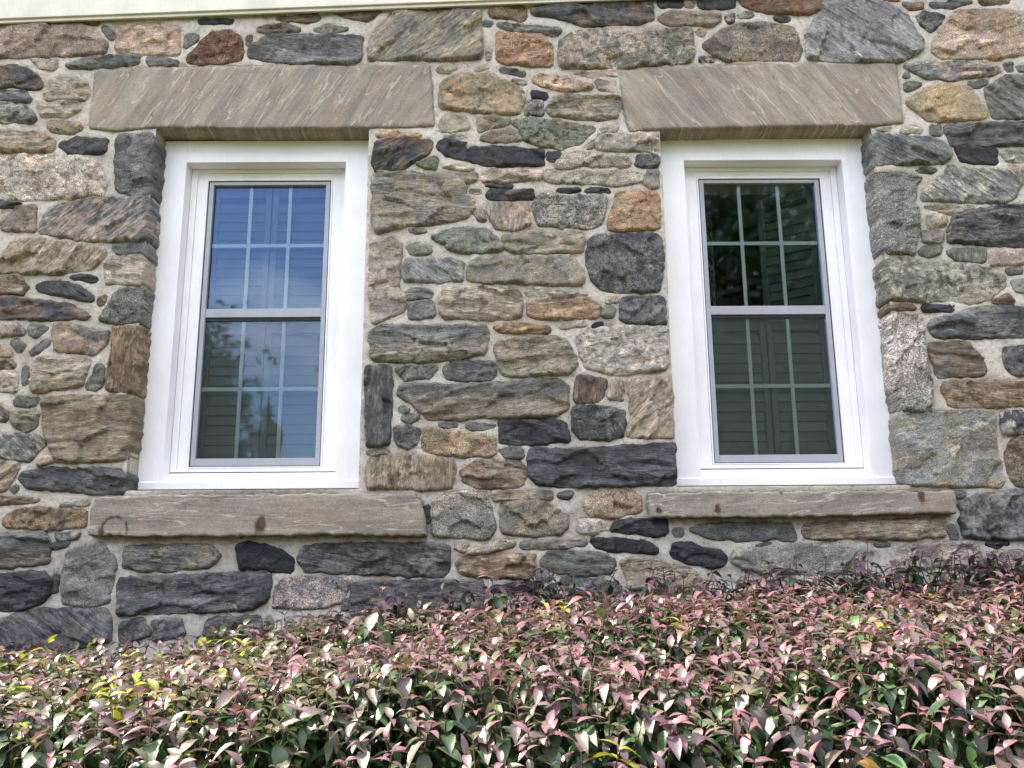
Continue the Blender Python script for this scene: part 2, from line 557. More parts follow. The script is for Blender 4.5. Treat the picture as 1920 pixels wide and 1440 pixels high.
def refine(poly, step, amp, seed, rounds=1, cut=0.07, grow=0.004):
    P = np.asarray(poly, float)
    area = 0.5 * np.sum(P[:, 0] * np.roll(P[:, 1], -1) - np.roll(P[:, 0], -1) * P[:, 1])
    if area < 0:
        P = P[::-1]
    for _ in range(rounds):
        N = np.roll(P, -1, 0)
        P = np.stack([P * (1 - cut) + N * cut, P * cut + N * (1 - cut)], 1).reshape(-1, 2)
    out = []
    for a, b in zip(P, np.roll(P, -1, 0)):
        m = max(1, int(round(np.linalg.norm(b - a) / step)))
        for i in range(m):
            out.append(a + (b - a) * i / m)
    P = np.array(out)
    T = np.roll(P, -1, 0) - np.roll(P, 1, 0)
    T /= (np.linalg.norm(T, axis=1, keepdims=True) + 1e-9)
    Nn = np.stack([T[:, 1], -T[:, 0]], 1)          # outward for counter-clockwise
    k = fbm(np.c_[P[:, 0] * 45 + seed, P[:, 1] * 45, np.full(len(P), seed * 1.7)], 3, 0.6)
    k2 = vnoise(np.c_[P[:, 0] * 160 + seed, P[:, 1] * 160, np.full(len(P), seed * .7)])
    kn = max(4, int(len(P) * step / 0.022))
    kv = np.random.default_rng(int(seed) + 12345).uniform(-1, 1, kn)
    kp = np.arange(len(P)) / len(P) * kn
    k0 = np.floor(kp).astype(int)
    ang_k = kv[k0 % kn] * (1 - (kp - k0)) + kv[(k0 + 1) % kn] * (kp - k0)
    P = P + Nn * (grow + k * amp * 0.4 + k2 * amp * 0.35 + ang_k * amp * 0.42)[:, None]
    return P, Nn


def stone_mesh(poly, code, seed, prot, step=0.0078, back=0.10, relief=1.0, amp=0.011, edge_r=0.007, first=0.88, tilt=0.05, cut=0.02, local=True, facets=1.0, grow=0.0125):
    """one stone: an irregular split face standing proud of the joints, sides running back into the wall"""
    c1k = code[0]; c2k = code[1] if len(code) > 2 else code[0]; tk = code[-1]
    P, Nn = refine(poly, step, amp, seed, cut=cut, grow=grow)
    n = len(P)
    r2 = random.Random(seed)
    lo, hi = P.min(0), P.max(0)
    cen = (lo + hi) / 2
    gx, gz = np.meshgrid(np.arange(lo[0], hi[0], step), np.arange(lo[1], hi[1], step * 0.9))
    gx = gx + (np.arange(gx.shape[0]) % 2)[:, None] * step * 0.5
    G = np.stack([gx.ravel(), gz.ravel()], 1)
    G += np.random.default_rng(seed).uniform(-.22, .22, G.shape) * step
    ring = P - Nn * 0.0035
    ring = ring[inside(P, ring)]
    if len(ring):
        ring = ring[edge_dist(P, ring) > 0.0022]
    keep = inside(P, G)
    G = G[keep]
    if len(G):
        G = G[edge_dist(P, G) > 0.0062]
    A = np.concatenate([P, ring, G])
    res = delaunay_2d_cdt([Vector(p) for p in A], [], [list(range(n))], 1, 1e-5)
    V2 = np.array([(v.x, v.y) for v in res[0]])
    tris = [f for f in res[2] if len(f) == 3]
    d = edge_dist(P, V2)
    onb = d < 1e-4
    # bedding aligned coordinates
    ang, aniso, speck = TEX[tk]
    ang += r2.uniform(-0.12, 0.12)
    ca, sa = math.cos(ang), math.sin(ang)
    Q = V2 - cen
    off = np.array([r2.uniform(-50, 50), r2.uniform(-50, 50), r2.uniform(-50, 50)])
    bed = np.stack([Q[:, 0] * ca + Q[:, 1] * sa, np.zeros(len(Q)), -Q[:, 0] * sa + Q[:, 1] * ca], 1)
    size = hi - lo
    er = min(edge_r, 0.28 * min(size))
    ftone = np.ones(len(Q))
    t = np.clip((d - 0.0035) / er, 0, 1)
    prof = np.where(d < 0.0034, first * d / 0.0035, first + (1 - first) * (1 - (1 - t) ** 2.2))
    nb = fbm((bed + off) * np.array([7, 7, 42 if aniso > .5 else 9]), 4, 0.55)
    nl = fbm((bed + off) * np.array([5, 5, 22 if aniso > .5 else 6]) + 31.0, 2, 0.5)
    qv = nl * 4.0
    fl = np.floor(qv); fr = qv - fl
    ledge = fl + np.clip(fr / 0.22, 0, 1)
    fine = fbm((bed + off) * np.array([60, 60, 150 if aniso > .5 else 60]), 2, 0.5)
    tx, tz = r2.uniform(-tilt, tilt), r2.uniform(-tilt * 1.3, tilt * 0.7)
    rel = (0.0060 * nb + 0.0052 * ledge + 0.0030 * fine) * relief
    # split planes: the face is the lowest of a few tilted planes
    if facets > 0 and min(size) > 0.04:
        nf = 3 + int(min(9, size[0] * size[1] / 0.0045))
        asp = 2.4 if aniso > .5 else 1.2
        wob = np.stack([fbm((bed + off) * 22, 3, .55), fbm((bed + off) * 22 + 9.1, 3, .55)], 1) * 0.035
        Bq = np.stack([bed[:, 0], bed[:, 2] * asp], 1) + wob
        best = np.full(len(Q), 1e9); fac_h = np.zeros(len(Q)); ftone = np.ones(len(Q))
        for _ in range(nf):
            c0 = np.array([r2.uniform(-.5, .5) * size[0], r2.uniform(-.5, .5) * size[1] * asp])
            dd = ((Bq - c0) ** 2).sum(1)
            plane = r2.uniform(-.0065, .0065) + (Bq[:, 0] - c0[0]) * r2.gauss(0, .07) + (Bq[:, 1] - c0[1]) * r2.gauss(-.02, .09)
            tn_ = r2.uniform(.84, 1.16)
            sel = dd < best
            fac_h[sel] = plane[sel]; ftone[sel] = tn_; best[sel] = dd[sel]
        rel = rel * 0.65 + np.clip(fac_h, -.012, .012) * facets
    tiltp = Q[:, 0] * tx * 0.6 + Q[:, 1] * tz
    rel = rel + tiltp
    rel = np.maximum(rel - np.percentile(rel, 10), -0.0015) if facets > 0 else rel - np.median(rel)
    if False:
        rel = np.minimum(rel, np.percentile(rel, 97))
    w = np.clip(d / 0.012, 0, 1)
    h = -0.020 + (prot + 0.020) * prof + w * rel
    V = np.stack([V2[:, 0], -h, V2[:, 1]], 1)
    faces = []
    for f in tris:
        a, b, c = (V2[i] for i in f)
        s = (b[0] - a[0]) * (c[1] - a[1]) - (b[1] - a[1]) * (c[0] - a[0])
        faces.append(tuple(f) if s > 0 else (f[0], f[2], f[1]))
    # sides running back into the wall
    order = [int(np.argmin(((V2 - p) ** 2).sum(1))) for p in P]
    base = len(V)
    side = V[order].copy(); side[:, 1] = back
    V = np.concatenate([V, side])
    for i in range(n):
        j = (i + 1) % n
        if order[i] != order[j]:
            faces.append((order[j], order[i], base + i)); faces.append((order[j], base + i, base + j))
    bed = np.concatenate([bed, bed[order] + np.array([0, 0.05, 0])]) + off
    # colours
    A1 = PAL[c1k] * r2.uniform(0.86, 1.14) * (1 + np.array([r2.uniform(-.03, .03) for _ in range(3)]))
    A2 = PAL[c2k] * (r2.uniform(0.62, 0.85) if c1k == c2k else r2.uniform(0.86, 1.12))
    A2 = A2 * 0.72 + A1 * 0.28
    C1 = np.repeat(A1[None], len(V), 0); C2 = np.repeat(A2[None], len(V), 0)
    tone_all = np.concatenate([ftone, ftone[order]])[:, None]
    C1 = C1 * tone_all; C2 = C2 * tone_all
    if tk == 'g':                                       # one mineral above, the other below
        s = np.clip(0.5 + ((V[:, 2] - cen[1]) / max(size[1], .01) + 0.28 * fbm(np.c_[V[:, 0] * 14 + seed, V[:, 0] * 0, V[:, 2] * 9], 3)) * 3.2, 0, 1)[:, None]
        B1 = A2 + (A1 - A2) * s
        C1 = B1; C2 = B1 * 0.78
    par = np.repeat(np.array([[aniso, speck * r2.uniform(.7, 1.2), r2.uniform(0.25, 1.0)]]), len(V), 0)
    if local:
        V = V - np.array([cen[0], 0, cen[1]])
    return V, faces, bed, C1, C2, par, cen


def make_stone(name, poly, code, seed, prot, **kw):
    V, faces, bed, C1, C2, par, cen = stone_mesh(poly, code, seed, prot, **kw)
    me = mesh_np(name, V, faces)
    attr_vec(me, "bed", bed); attr_vec(me, "par", par); attr_col(me, "c1", C1); attr_col(me, "c2", C2)
    return new_obj(name, me, M_STONE, house, (cen[0], 0, cen[1]), smooth=(name != 'stone'))


# outlines of the laid stones on the wall face, in millimetres (x z), with mineral code
STONES = """
PBm -2438,4177 -2287,4182 -2085,4184 -2010,4187 -1925,4146 -1873,4078 -1877,4039 -2019,4025 -2219,4018 -2418,4016
Gm -1908,4178 -1864,4169 -1838,4104 -1855,4101
POm -1840,4183 -1757,4186 -1674,4197 -1541,4174 -1528,4103 -1525,4026 -1681,4030 -1820,4039
Gm -1500,4128 -1444,4133 -1447,4099 -1504,4054
RBs -1495,3993 -1486,4009 -1433,4082 -1362,4145 -1299,4156 -1243,4110 -1230,4045 -1239,3994 -1334,3981 -1426,3978
Bm -1216,4121 -1186,4127 -1198,4073 -1211,4076
Km -1449,4208 -1285,4213 -1281,4193 -1443,4190
GDh -2057,3975 -1937,4008 -1743,4022 -1715,4021 -1709,3979 -1926,3963 -2037,3958
Gh -1687,4016 -1617,4015 -1532,3990 -1531,3976 -1663,3968
LTm -2230,4012 -2104,4000 -2097,3950 -2189,3973
DBm -2412,3957 -2301,3973 -2237,3959 -2177,3909 -2153,3867 -2175,3848 -2259,3862 -2399,3854
TLh -2113,3897 -2017,3905 -1947,3875 -1935,3822 -1947,3792 -2135,3796 -2144,3834
GDh -2397,3835 -2232,3840 -2204,3793 -2230,3782 -2392,3794
GLh -2391,3780 -2237,3777 -2187,3725 -2168,3687 -2236,3679 -2379,3682
LPh -2167,3766 -2094,3779 -1975,3781 -1960,3751 -2025,3711 -2136,3708
TOm -2111,3657 -2097,3687 -1960,3675 -1952,3648 -1992,3624 -2079,3632
TOh -2373,3636 -2122,3622 -2067,3589 -2068,3533 -2362,3540
Dm -2047,3565 -1973,3602 -1829,3588 -1828,3524 -1999,3525
GDm -1777,3612 -1628,3622 -1607,3587 -1607,3406 -1607,3323 -1683,3313 -1763,3342 -1781,3513
PWs -2359,3516 -1992,3504 -1880,3479 -1826,3416 -1815,3350 -1828,3313 -1972,3301 -2140,3297 -2333,3295
Dh -2332,3287 -2191,3276 -2196,3253 -2329,3259
TGm -2264,3156 -2208,3258 -2120,3260 -2114,3142 -2220,3148
LPm -2327,3246 -2226,3245 -2260,3181 -2317,3163
GPu -2092,3137 -2083,3209 -2029,3265 -1863,3298 -1622,3302 -1607,3255 -1607,3109 -1637,3096 -1880,3097 -1997,3116
TPu -2292,2948 -2240,3011 -2201,3086 -2084,3106 -1938,3077 -1800,3054 -1786,3034 -1832,2963 -1983,2939 -2169,2948
Gm -1758,3071 -1623,3078 -1607,3050 -1607,3015 -1726,3031
LTh -1786,2983 -1742,3016 -1631,3028 -1607,3010 -1607,2889 -1766,2893
Dh -1942,2924 -1888,2934 -1806,2916 -1814,2901 -1910,2914
BTh -2290,2931 -2160,2930 -2118,2873 -2133,2840 -2280,2854
DBh -2278,2834 -2084,2818 -1917,2792 -1847,2755 -1824,2735 -1985,2727 -2267,2740
Dd -2081,2880 -2050,2897 -1975,2904 -1883,2879 -1832,2841 -1817,2809 -1902,2829 -2057,2857
Bm -1795,2821 -1762,2843 -1772,2796 -1794,2789
VGs -1782,2728 -1740,2816 -1705,2865 -1607,2870 -1607,2845 -1607,2717 -1703,2708
GPm -2264,2714 -2151,2708 -2106,2676 -2106,2659 -2256,2648
GVm -2091,2688 -2076,2700 -2000,2695 -2054,2647 -2078,2661
Gm -2163,2623 -2132,2637 -2096,2611 -2116,2580
Gu -2080,2572 -2021,2627 -1995,2639 -1996,2610 -2039,2579
GOm -1978,2632 -1978,2705 -1944,2709 -1824,2679 -1739,2669 -1741,2618 -1788,2570 -1846,2571 -1954,2586
BOv -1712,2686 -1607,2690 -1607,2680 -1607,2559 -1607,2504 -1607,2398 -1681,2405 -1718,2415 -1726,2446 -1714,2577
TLh -2054,2500 -2029,2550 -1809,2542 -1817,2506 -1832,2430 -2036,2401 -2045,2420
VGm -1815,2418 -1768,2525 -1748,2513 -1747,2427 -1775,2411
Gm -2095,2515 -2074,2519 -2069,2431 -2088,2432
PLm -2237,2489 -2168,2491 -2121,2477 -2107,2401 -2229,2421
BTm -2243,2540 -2151,2544 -2125,2513 -2239,2504
POm -2252,2616 -2168,2592 -2147,2568 -2246,2561
GDm -2118,2354 -2103,2382 -2005,2370 -2025,2335 -2105,2342
DBm -2220,2348 -2174,2343 -2130,2301 -2148,2277 -2212,2278
TGg -2122,2307 -2099,2324 -2006,2314 -2015,2249 -2058,2226 -2114,2261
TBh -1993,2360 -1956,2377 -1607,2379 -1607,2362 -1607,2177 -1623,2108 -1845,2094 -1904,2099 -1966,2214 -1984,2272
GLd -2205,2215 -2016,2214 -1958,2179 -2007,2134 -2026,2100 -2086,2111 -2194,2128
TPm -1993,2081 -1941,2149 -1914,2103 -1964,2085
TPu -2191,2101 -2058,2084 -2066,2048 -2113,1974 -2176,1974
Gs -2092,1982 -2073,1998 -2054,1987 -2074,1964
DGh -2057,2027 -2043,2050 -1933,2069 -1635,2067 -1607,2033 -1607,1988 -1614,1959 -1734,1962 -1840,1978 -2009,1986
BPh -2173,1949 -1971,1941 -1959,1930 -2170,1920
LGh -1875,1918 -1758,1933 -1756,1917 -1856,1909
BOm -2107,1858 -2055,1891 -1960,1903 -1758,1891 -1758,1824 -1913,1812 -2087,1827
GLm -1877,1790 -1872,1801 -1779,1802 -1787,1774 -1871,1772
Dm -1902,1748 -1830,1763 -1817,1746 -1889,1737
GBg -2155,1794 -1929,1797 -1905,1764 -1895,1683 -1938,1673 -2138,1652
DKh -2134,1624 -1956,1642 -1910,1638 -1875,1601 -1881,1554 -1900,1520 -1978,1495 -2118,1485
Dm -1871,1622 -1857,1633 -1847,1607 -1857,1554 -1869,1564
HGm -1833,1637 -1821,1715 -1758,1747 -1692,1751 -1649,1718 -1616,1670 -1630,1562 -1637,1513 -1712,1499 -1761,1510 -1820,1511
DGd -2113,1443 -1894,1490 -1807,1487 -1646,1488 -1618,1443 -1617,1366 -1839,1315 -2097,1307
DGm -1575,1424 -1490,1451 -1474,1421 -1450,1389 -1573,1355
GDm -1445,1438 -1331,1447 -1315,1384 -1433,1364
GTh -1586,1735 -1485,1745 -1230,1743 -1190,1704 -1225,1656 -1367,1640 -1517,1643 -1584,1661
Km -1119,1736 -1076,1753 -941,1724 -883,1680 -888,1632 -936,1632 -999,1646 -1098,1649
DGh -862,1690 -841,1734 -731,1748 -509,1747 -264,1740 -234,1718 -240,1631 -262,1603 -351,1610 -572,1623 -682,1628 -833,1636
DGh -1603,1577 -1591,1609 -1310,1620 -980,1626 -974,1594 -980,1529 -1038,1483 -1333,1475 -1589,1466
HPs -955,1557 -935,1593 -869,1610 -649,1602 -641,1585 -683,1506 -787,1485 -958,1491
GDh -1222,1446 -1011,1451 -1000,1381 -1239,1383
GDh -637,1585 -410,1589 -311,1593 -101,1580 -90,1548 -97,1490 -195,1459 -633,1452
Gm -668,1516 -646,1522 -634,1484 -677,1474
LGs -299,1922 -254,1951 -90,1961 -67,1900 -47,1805 -74,1761 -224,1773 -304,1778
Dm -341,1900 -321,1902 -322,1822 -338,1840
TLm -219,1729 -152,1744 -174,1707
LTh -168,1707 -63,1743 33,1753 37,1734 -19,1719 -130,1702
BOh -212,1663 -157,1687 -41,1697 117,1691 112,1630 93,1598 3,1603 -97,1606 -185,1626
TGh -56,1950 5,1961 199,1957 197,1925 -49,1923
GDh 222,1948 285,1956 275,1925 230,1923
TGm -18,1900 45,1913 136,1917 189,1894 260,1853 257,1802 225,1778 87,1773 -5,1784 -20,1809
TOs 326,1886 343,1927 437,1957 530,1959 571,1925 574,1876 465,1845 364,1855
KDh 445,1785 462,1821 525,1838 592,1833 678,1839 675,1779 616,1767 563,1778
Km 350,1755 459,1757 578,1747 643,1705 620,1696 476,1706 378,1720
GTh 53,1738 104,1746 334,1753 338,1731 204,1721 79,1718
VDh 143,1672 184,1704 262,1708 424,1693 458,1649 439,1621 335,1605 207,1623 152,1652
TPm 483,1658 519,1682 603,1668 669,1650 768,1628 826,1584 831,1547 664,1538 510,1560
GDs 226,1591 259,1599 392,1585 471,1567 476,1528 311,1530 239,1565
Kh -53,1565 60,1575 98,1583 159,1570 124,1551 -64,1548
Gm 120,1624 154,1635 189,1597 135,1585
LWm 298,1835 383,1835 437,1821 432,1797 364,1777 302,1789
Gm 703,1795 743,1799 744,1766 708,1764
Kh 687,1698 704,1733 774,1739 811,1717 893,1703 916,1679 910,1650 860,1638 754,1660 697,1680
GDs 766,1794 852,1813 1194,1813 1218,1777 1216,1744 1144,1754 994,1746 849,1765
TBh 1244,1762 1261,1806 1465,1820 1849,1824 1849,1790 1837,1757 1626,1746 1436,1756 1323,1748
Gm 1037,1726 1121,1734 1075,1717
LGm 939,1659 962,1707 1090,1715 1237,1729 1433,1723 1505,1703 1481,1607 1374,1612 1227,1609 1063,1614 987,1634
Gm 1539,1726 1563,1737 1620,1724 1560,1715
PHm 1638,1708 1695,1719 1944,1734 1976,1723 1984,1642 1930,1621 1809,1637 1624,1612
Kh 2011,1727 2119,1729 2059,1705
PGs 2010,1668 2079,1685 2214,1688 2200,1579 1999,1581
Gm 1861,1797 1891,1801 1903,1746 1868,1739
DHm 1918,1897 2015,1930 2151,1945 2249,1944 2222,1743 2150,1744 1982,1752 1925,1761 1916,1819 1932,1857
Gm 1908,1942 1956,1944 1946,1924 1912,1920
HTm 1714,2266 1768,2279 1938,2287 2074,2296 2114,2279 2106,2160 2123,1990 2103,1961 1933,1967 1720,1975 1714,2039 1714,2154
DWm 2149,2281 2297,2294 2283,2192 2144,2188 2140,2232
BTs 2145,2093 2163,2144 2204,2174 2281,2178 2252,1967 2173,1967 2144,2013
WVS 1714,2670 1714,2727 1762,2734 1850,2719 1852,2628 1851,2507 1857,2411 1855,2293 1767,2291 1714,2305 1714,2412 1714,2556
BTh 1901,2392 1912,2420 2081,2426 2314,2420 2299,2313 2104,2310 1973,2306 1923,2318 1921,2356
BGh 1872,2591 1929,2598 2038,2595 2058,2571 2107,2505 2109,2469 2091,2450 1891,2442 1889,2487 1866,2536
DGm 2184,2560 2205,2577 2336,2583 2317,2444 2224,2452 2191,2505
DGh 1880,2681 1894,2701 2002,2718 2066,2749 2169,2761 2359,2753 2342,2625 2168,2621 1932,2620 1886,2635
Kh 1860,2763 1868,2770 2003,2762 1996,2742 1863,2746
Bh 1714,2769 1806,2771 1835,2751 1714,2751
VLm 1714,2977 1796,2994 1923,2970 1986,2968 2129,2954 2238,2923 2247,2860 2162,2798 2069,2777 1999,2792 1856,2790 1714,2801 1714,2896
Bm 2167,2783 2249,2820 2279,2780 2225,2766
Gm 2256,2936 2321,2953 2326,2918 2261,2915
LGm 2273,2880 2378,2892 2369,2827 2282,2835
GDd 1714,3586 1732,3600 1924,3585 1998,3577 2071,3523 2069,3483 2027,3456 1902,3451 1779,3449 1714,3452 1714,3484
Kh 2104,3528 2118,3536 2273,3530 2289,3516 2276,3450 2109,3461
DGh 2060,3639 2169,3652 2481,3654 2467,3548 2082,3547 2062,3590
Vm 1893,3411 1933,3435 1998,3424 1974,3408
HVs 1714,3320 1714,3404 1746,3415 1837,3412 1922,3385 1886,3345 1874,3254 1889,3212 1883,3134 1846,3009 1735,3015 1714,3033 1714,3234
GLd 1903,3277 1947,3337 2032,3397 2052,3437 2381,3406 2388,3361 2332,3277 2288,3257 2044,3266
LGh 2305,3508 2463,3521 2454,3454 2332,3463
LPm 2303,3431 2354,3444 2450,3419 2447,3403
DGh 2015,3121 2045,3185 2128,3213 2259,3239 2426,3243 2399,3044 2223,3050 2015,3072
LTm 1924,3193 1997,3193 2009,3175 1999,3146 1920,3134
LGm 1899,3119 1989,3121 1983,3069 1894,3072
VGm 1870,3009 1898,3047 1981,3051 1967,3016 1910,3001
VGv 1992,3018 2029,3031 2167,3033 2167,2972 2028,2983
PGm 2188,3007 2397,3031 2389,2973 2291,2961 2189,2954
LTh 1912,3240 1986,3245 2151,3239 2122,3218 2042,3203
GHd 1551,4322 1825,4301 1942,4228 2004,4090 1999,4042 1890,3977 1636,3975 1447,3993 1450,4121 1518,4230
RBm 1132,4338 1527,4337 1522,4250 1480,4235 1275,4242 1161,4274
Dm 1304,4222 1376,4221 1371,4195 1310,4201
BGm 1923,4292 2031,4292 2022,4260 1958,4263
DGh 2056,4289 2182,4303 2272,4300 2178,4268 2074,4265
Bm 2301,4329 2457,4328 2445,4282 2308,4279
Rm 1823,4330 1926,4330 1911,4301 1852,4307
DGm 1984,4214 2034,4245 2125,4216 2047,4130 2008,4173
POm 2055,4090 2159,4213 2193,4242 2305,4250 2560,4232 2532,4023 2336,3990 2083,3999 2048,4028
GPh 1898,3958 1991,3969 2296,3976 2366,3928 2300,3906 2108,3881 1995,3893 1936,3929
Gm 2378,3962 2415,3970 2417,3928 2391,3919
Gm 2432,3947 2523,3961 2519,3927 2435,3928
Gm 1892,3902 1912,3921 1925,3896 1894,3890
Vm 1893,3860 1918,3876 1979,3859 1925,3829 1890,3826
Vm 2186,3859 2284,3878 2288,3867 2241,3839
YTm 1891,3768 1975,3823 2054,3856 2204,3839 2237,3762 2262,3698 2247,3679 2108,3669 1984,3672 1932,3727
GVd 2271,3831 2376,3900 2515,3899 2485,3678 2290,3682
LTh 1730,3630 1817,3635 1778,3619
LTh 1840,3616 1918,3640 1965,3615 1852,3605
Vv 1993,3645 2036,3647 2037,3596 1993,3596
DBh 141,4269 367,4329 714,4328 722,4209 657,4186 555,4178 377,4179 313,4208 140,4240
BRm -64,4255 -18,4289 46,4292 110,4269 117,4211 84,4197 33,4217 -56,4226
Dm 745,4328 869,4327 861,4272 751,4273
Dm 937,4310 1023,4327 1118,4327 1115,4268 948,4266
Tm 878,4304 927,4304 925,4275 881,4269
TBh 743,4209 801,4249 1044,4237 1049,4194 1002,4179 785,4177
DPm 1073,4217 1111,4245 1107,4188 1074,4185
VLm 1125,4228 1191,4251 1209,4222 1132,4211
GVh -26,4191 45,4174 140,4177 279,4153 261,4122 172,4134 45,4148 -18,4169
AOm -24,4140 45,4131 190,4119 234,4068 238,3964 170,3961 19,3973 -27,3993
VPm 264,4026 278,4096 350,4139 452,4153 655,4132 899,4160 910,4037 895,3981 674,3962 585,3954 313,3950 270,3964
Pm 929,4151 967,4151 960,4120 935,4122
DWm 934,4003 992,4003 1004,3983 932,3978
TDs 952,4060 1038,4145 1130,4179 1271,4184 1389,4158 1419,4044 1404,3985 1257,3988 1054,3986 1005,4014
GDm -14,3954 43,3942 106,3928 101,3906 43,3917 -14,3937
LGh 43,3886 111,3881 106,3867 48,3873
OPm 136,3886 169,3914 307,3894 419,3857 406,3838 280,3833 181,3858
LPh 325,3922 534,3935 538,3907 420,3904
PDm 432,3885 533,3885 523,3829 456,3835
TOm -294,3758 -290,3860 -233,3910 -95,3920 -32,3901 43,3864 80,3839 105,3803 74,3721 42,3710 -70,3719 -182,3733 -287,3742
Km 130,3833 205,3817 207,3792 135,3795
LDs 109,3762 122,3784 184,3775 188,3707 104,3707
TVh 204,3734 235,3797 355,3802 542,3799 553,3755 526,3692 439,3681 307,3693 221,3707
VTm 41,3667 116,3688 413,3649 425,3630 349,3557 262,3534 164,3553 102,3580 78,3634
TVm -115,3689 -45,3702 32,3688 24,3656 -46,3645 -115,3619
TVm -107,3586 -46,3629 29,3637 73,3612 85,3580 16,3569 -83,3575
LTm -295,3633 -289,3690 -244,3717 -170,3697 -157,3640 -219,3624
Lm -280,3595 -206,3608 -144,3592 -255,3587
LOh -591,3618 -515,3628 -379,3609 -391,3595 -576,3599
Lm 442,3632 512,3651 542,3646 524,3624 462,3619
LVm 428,3557 441,3603 714,3610 710,3513 656,3524 545,3524 435,3535
Tm 366,3538 423,3578 415,3536
KDm -309,3547 -287,3579 -164,3568 -174,3543 -83,3543 40,3543 183,3523 187,3451 101,3457 27,3455 -46,3450 -120,3466 -193,3487 -267,3506
Dh 203,3518 262,3517 258,3472 202,3475
LTm 236,3446 279,3504 348,3512 569,3489 587,3444 469,3447 346,3453 284,3432
DGm 609,3449 623,3497 714,3494 712,3443 653,3441
PTh -95,3378 -90,3421 -46,3431 39,3431 186,3422 169,3385 76,3378 -10,3365
LTm 181,3385 203,3419 448,3415 610,3417 639,3401 633,3378 534,3352 405,3363 203,3369
LGm 649,3404 694,3425 711,3417 705,3348 673,3338 647,3362
Kh 239,3335 348,3337 348,3321 250,3322
Kh 373,3331 482,3334 489,3315 372,3318
Dh -90,3352 -34,3365 39,3351 44,3341 -22,3344
Dh -78,3300 -66,3326 39,3328 131,3325 140,3291 38,3286 -71,3289
PGv -74,3261 -10,3265 111,3262 106,3216 122,3169 61,3138 -35,3144 -64,3191
GLs 135,3254 160,3306 216,3314 289,3298 355,3298 428,3302 469,3294 463,3247 441,3162 380,3142 230,3156 158,3164
OAm 471,3136 483,3196 518,3312 587,3320 689,3317 706,3298 704,3143 640,3135 520,3131
DGs 374,3014 385,3080 405,3106 693,3115 711,3084 712,2995 705,2907 688,2844 550,2840 432,2853 399,2891 375,2959
TVh -4,3105 42,3118 121,3130 346,3127 359,3086 353,3030 197,3025 36,3031 0,3057
KBu -598,3495 -590,3567 -539,3588 -337,3579 -327,3566 -336,3525 -409,3472 -467,3436 -530,3428 -584,3412
Vm -402,3462 -309,3493 -308,3435 -352,3443
Lh -286,3443 -247,3453 -132,3442 -156,3429
TGh -598,3402 -572,3420 -442,3422 -327,3409 -125,3413 -120,3379 -173,3366 -176,3313 -124,3263 -163,3199 -284,3174 -344,3166 -445,3162 -567,3126 -590,3160 -602,3357
Tm -161,3334 -107,3334 -108,3308 -144,3316
LDs -139,3230 -91,3229 -83,3183 -115,3183
VLm -437,3136 -404,3149 -343,3133 -389,3123
VGm -329,3102 -245,3140 -163,3145 -76,3137 -35,3095 -4,3054 -19,3037 -131,3030 -244,3043 -264,3071
VGm -439,3064 -396,3077 -330,3051 -328,3031 -419,3019
LTm -599,3070 -509,3103 -465,3070 -459,3014 -472,2963 -466,2856 -436,2806 -445,2759 -473,2745 -582,2696 -591,2777 -597,2914
GHd -453,2943 -435,2996 -354,2993 -244,2997 -184,2979 -186,2894 -281,2892 -440,2900
TGm -167,2936 -155,2979 -108,3004 36,3009 292,3005 316,2984 353,2939 351,2879 194,2877 35,2888 -91,2886 -165,2904
VGh -435,2846 -416,2858 -345,2862 -314,2837 -316,2818 -434,2813
GVm -422,2789 -325,2803 -313,2781 -312,2726 -421,2720
TLh -287,2775 -280,2832 -262,2862 -108,2866 35,2860 63,2848 79,2793 74,2724 34,2719 -124,2720 -261,2726 -284,2746
LVh 94,2848 154,2857 232,2844 379,2831 272,2819 106,2830
BOh 105,2793 193,2805 354,2809 397,2796 429,2771 411,2722 229,2716 135,2721 109,2736
GVm 428,2739 455,2771 495,2763 480,2727 447,2719
Lm 444,2803 509,2815 508,2798 461,2791
DGm 508,2717 516,2758 528,2810 668,2819 706,2812 714,2777 710,2688 623,2691 535,2697
GTg -595,2631 -591,2662 -535,2691 -397,2688 -84,2686 -65,2659 -80,2598 -91,2562 -201,2539 -357,2525 -566,2529 -581,2541
BOh -49,2683 3,2698 34,2695 198,2679 193,2657 33,2656 -21,2659
LVm 240,2669 274,2698 352,2703 363,2683 316,2686
Km 387,2690 439,2700 434,2680 391,2681
TVh -42,2591 -30,2613 33,2627 216,2633 267,2616 306,2552 319,2509 281,2469 187,2465 32,2458 -3,2470 -26,2514
LWm 312,2618 343,2656 426,2671 544,2677 711,2676 710,2490 614,2474 478,2463 353,2497 329,2564
VGu -472,2490 -449,2507 -298,2506 -294,2489 -323,2456 -432,2449
DGh -266,2501 -219,2524 -61,2523 -42,2509 -43,2442 -161,2441 -251,2448
DGv -602,2474 -600,2501 -584,2510 -498,2502 -492,2426 -494,2327 -498,2162 -589,2156 -597,2290
GTg -463,2381 -457,2409 -432,2426 -228,2417 25,2430 83,2441 247,2440 275,2402 266,2310 221,2285 145,2276 30,2277 -119,2280 -195,2269 -326,2274 -372,2307 -403,2343
Gm -460,2313 -448,2329 -409,2310 -441,2301
Gu -454,2275 -422,2291 -365,2282 -410,2256
DGm -472,2234 -415,2242 -371,2224 -375,2173 -413,2148 -457,2160 -471,2180
Gh -293,2249 -236,2255 -199,2239 -268,2235
Gh -172,2241 -137,2252 -50,2247 -34,2233 -137,2222
TOs -352,2180 -346,2226 -300,2225 -229,2211 -50,2194 -41,2150 -48,2113 -174,2109 -299,2122 -351,2136
KDh -20,2256 30,2258 203,2262 260,2245 274,2171 144,2160 29,2161 -23,2168
DGs 293,2287 296,2315 319,2322 446,2318 514,2297 517,2238 499,2192 448,2179 323,2186 298,2217
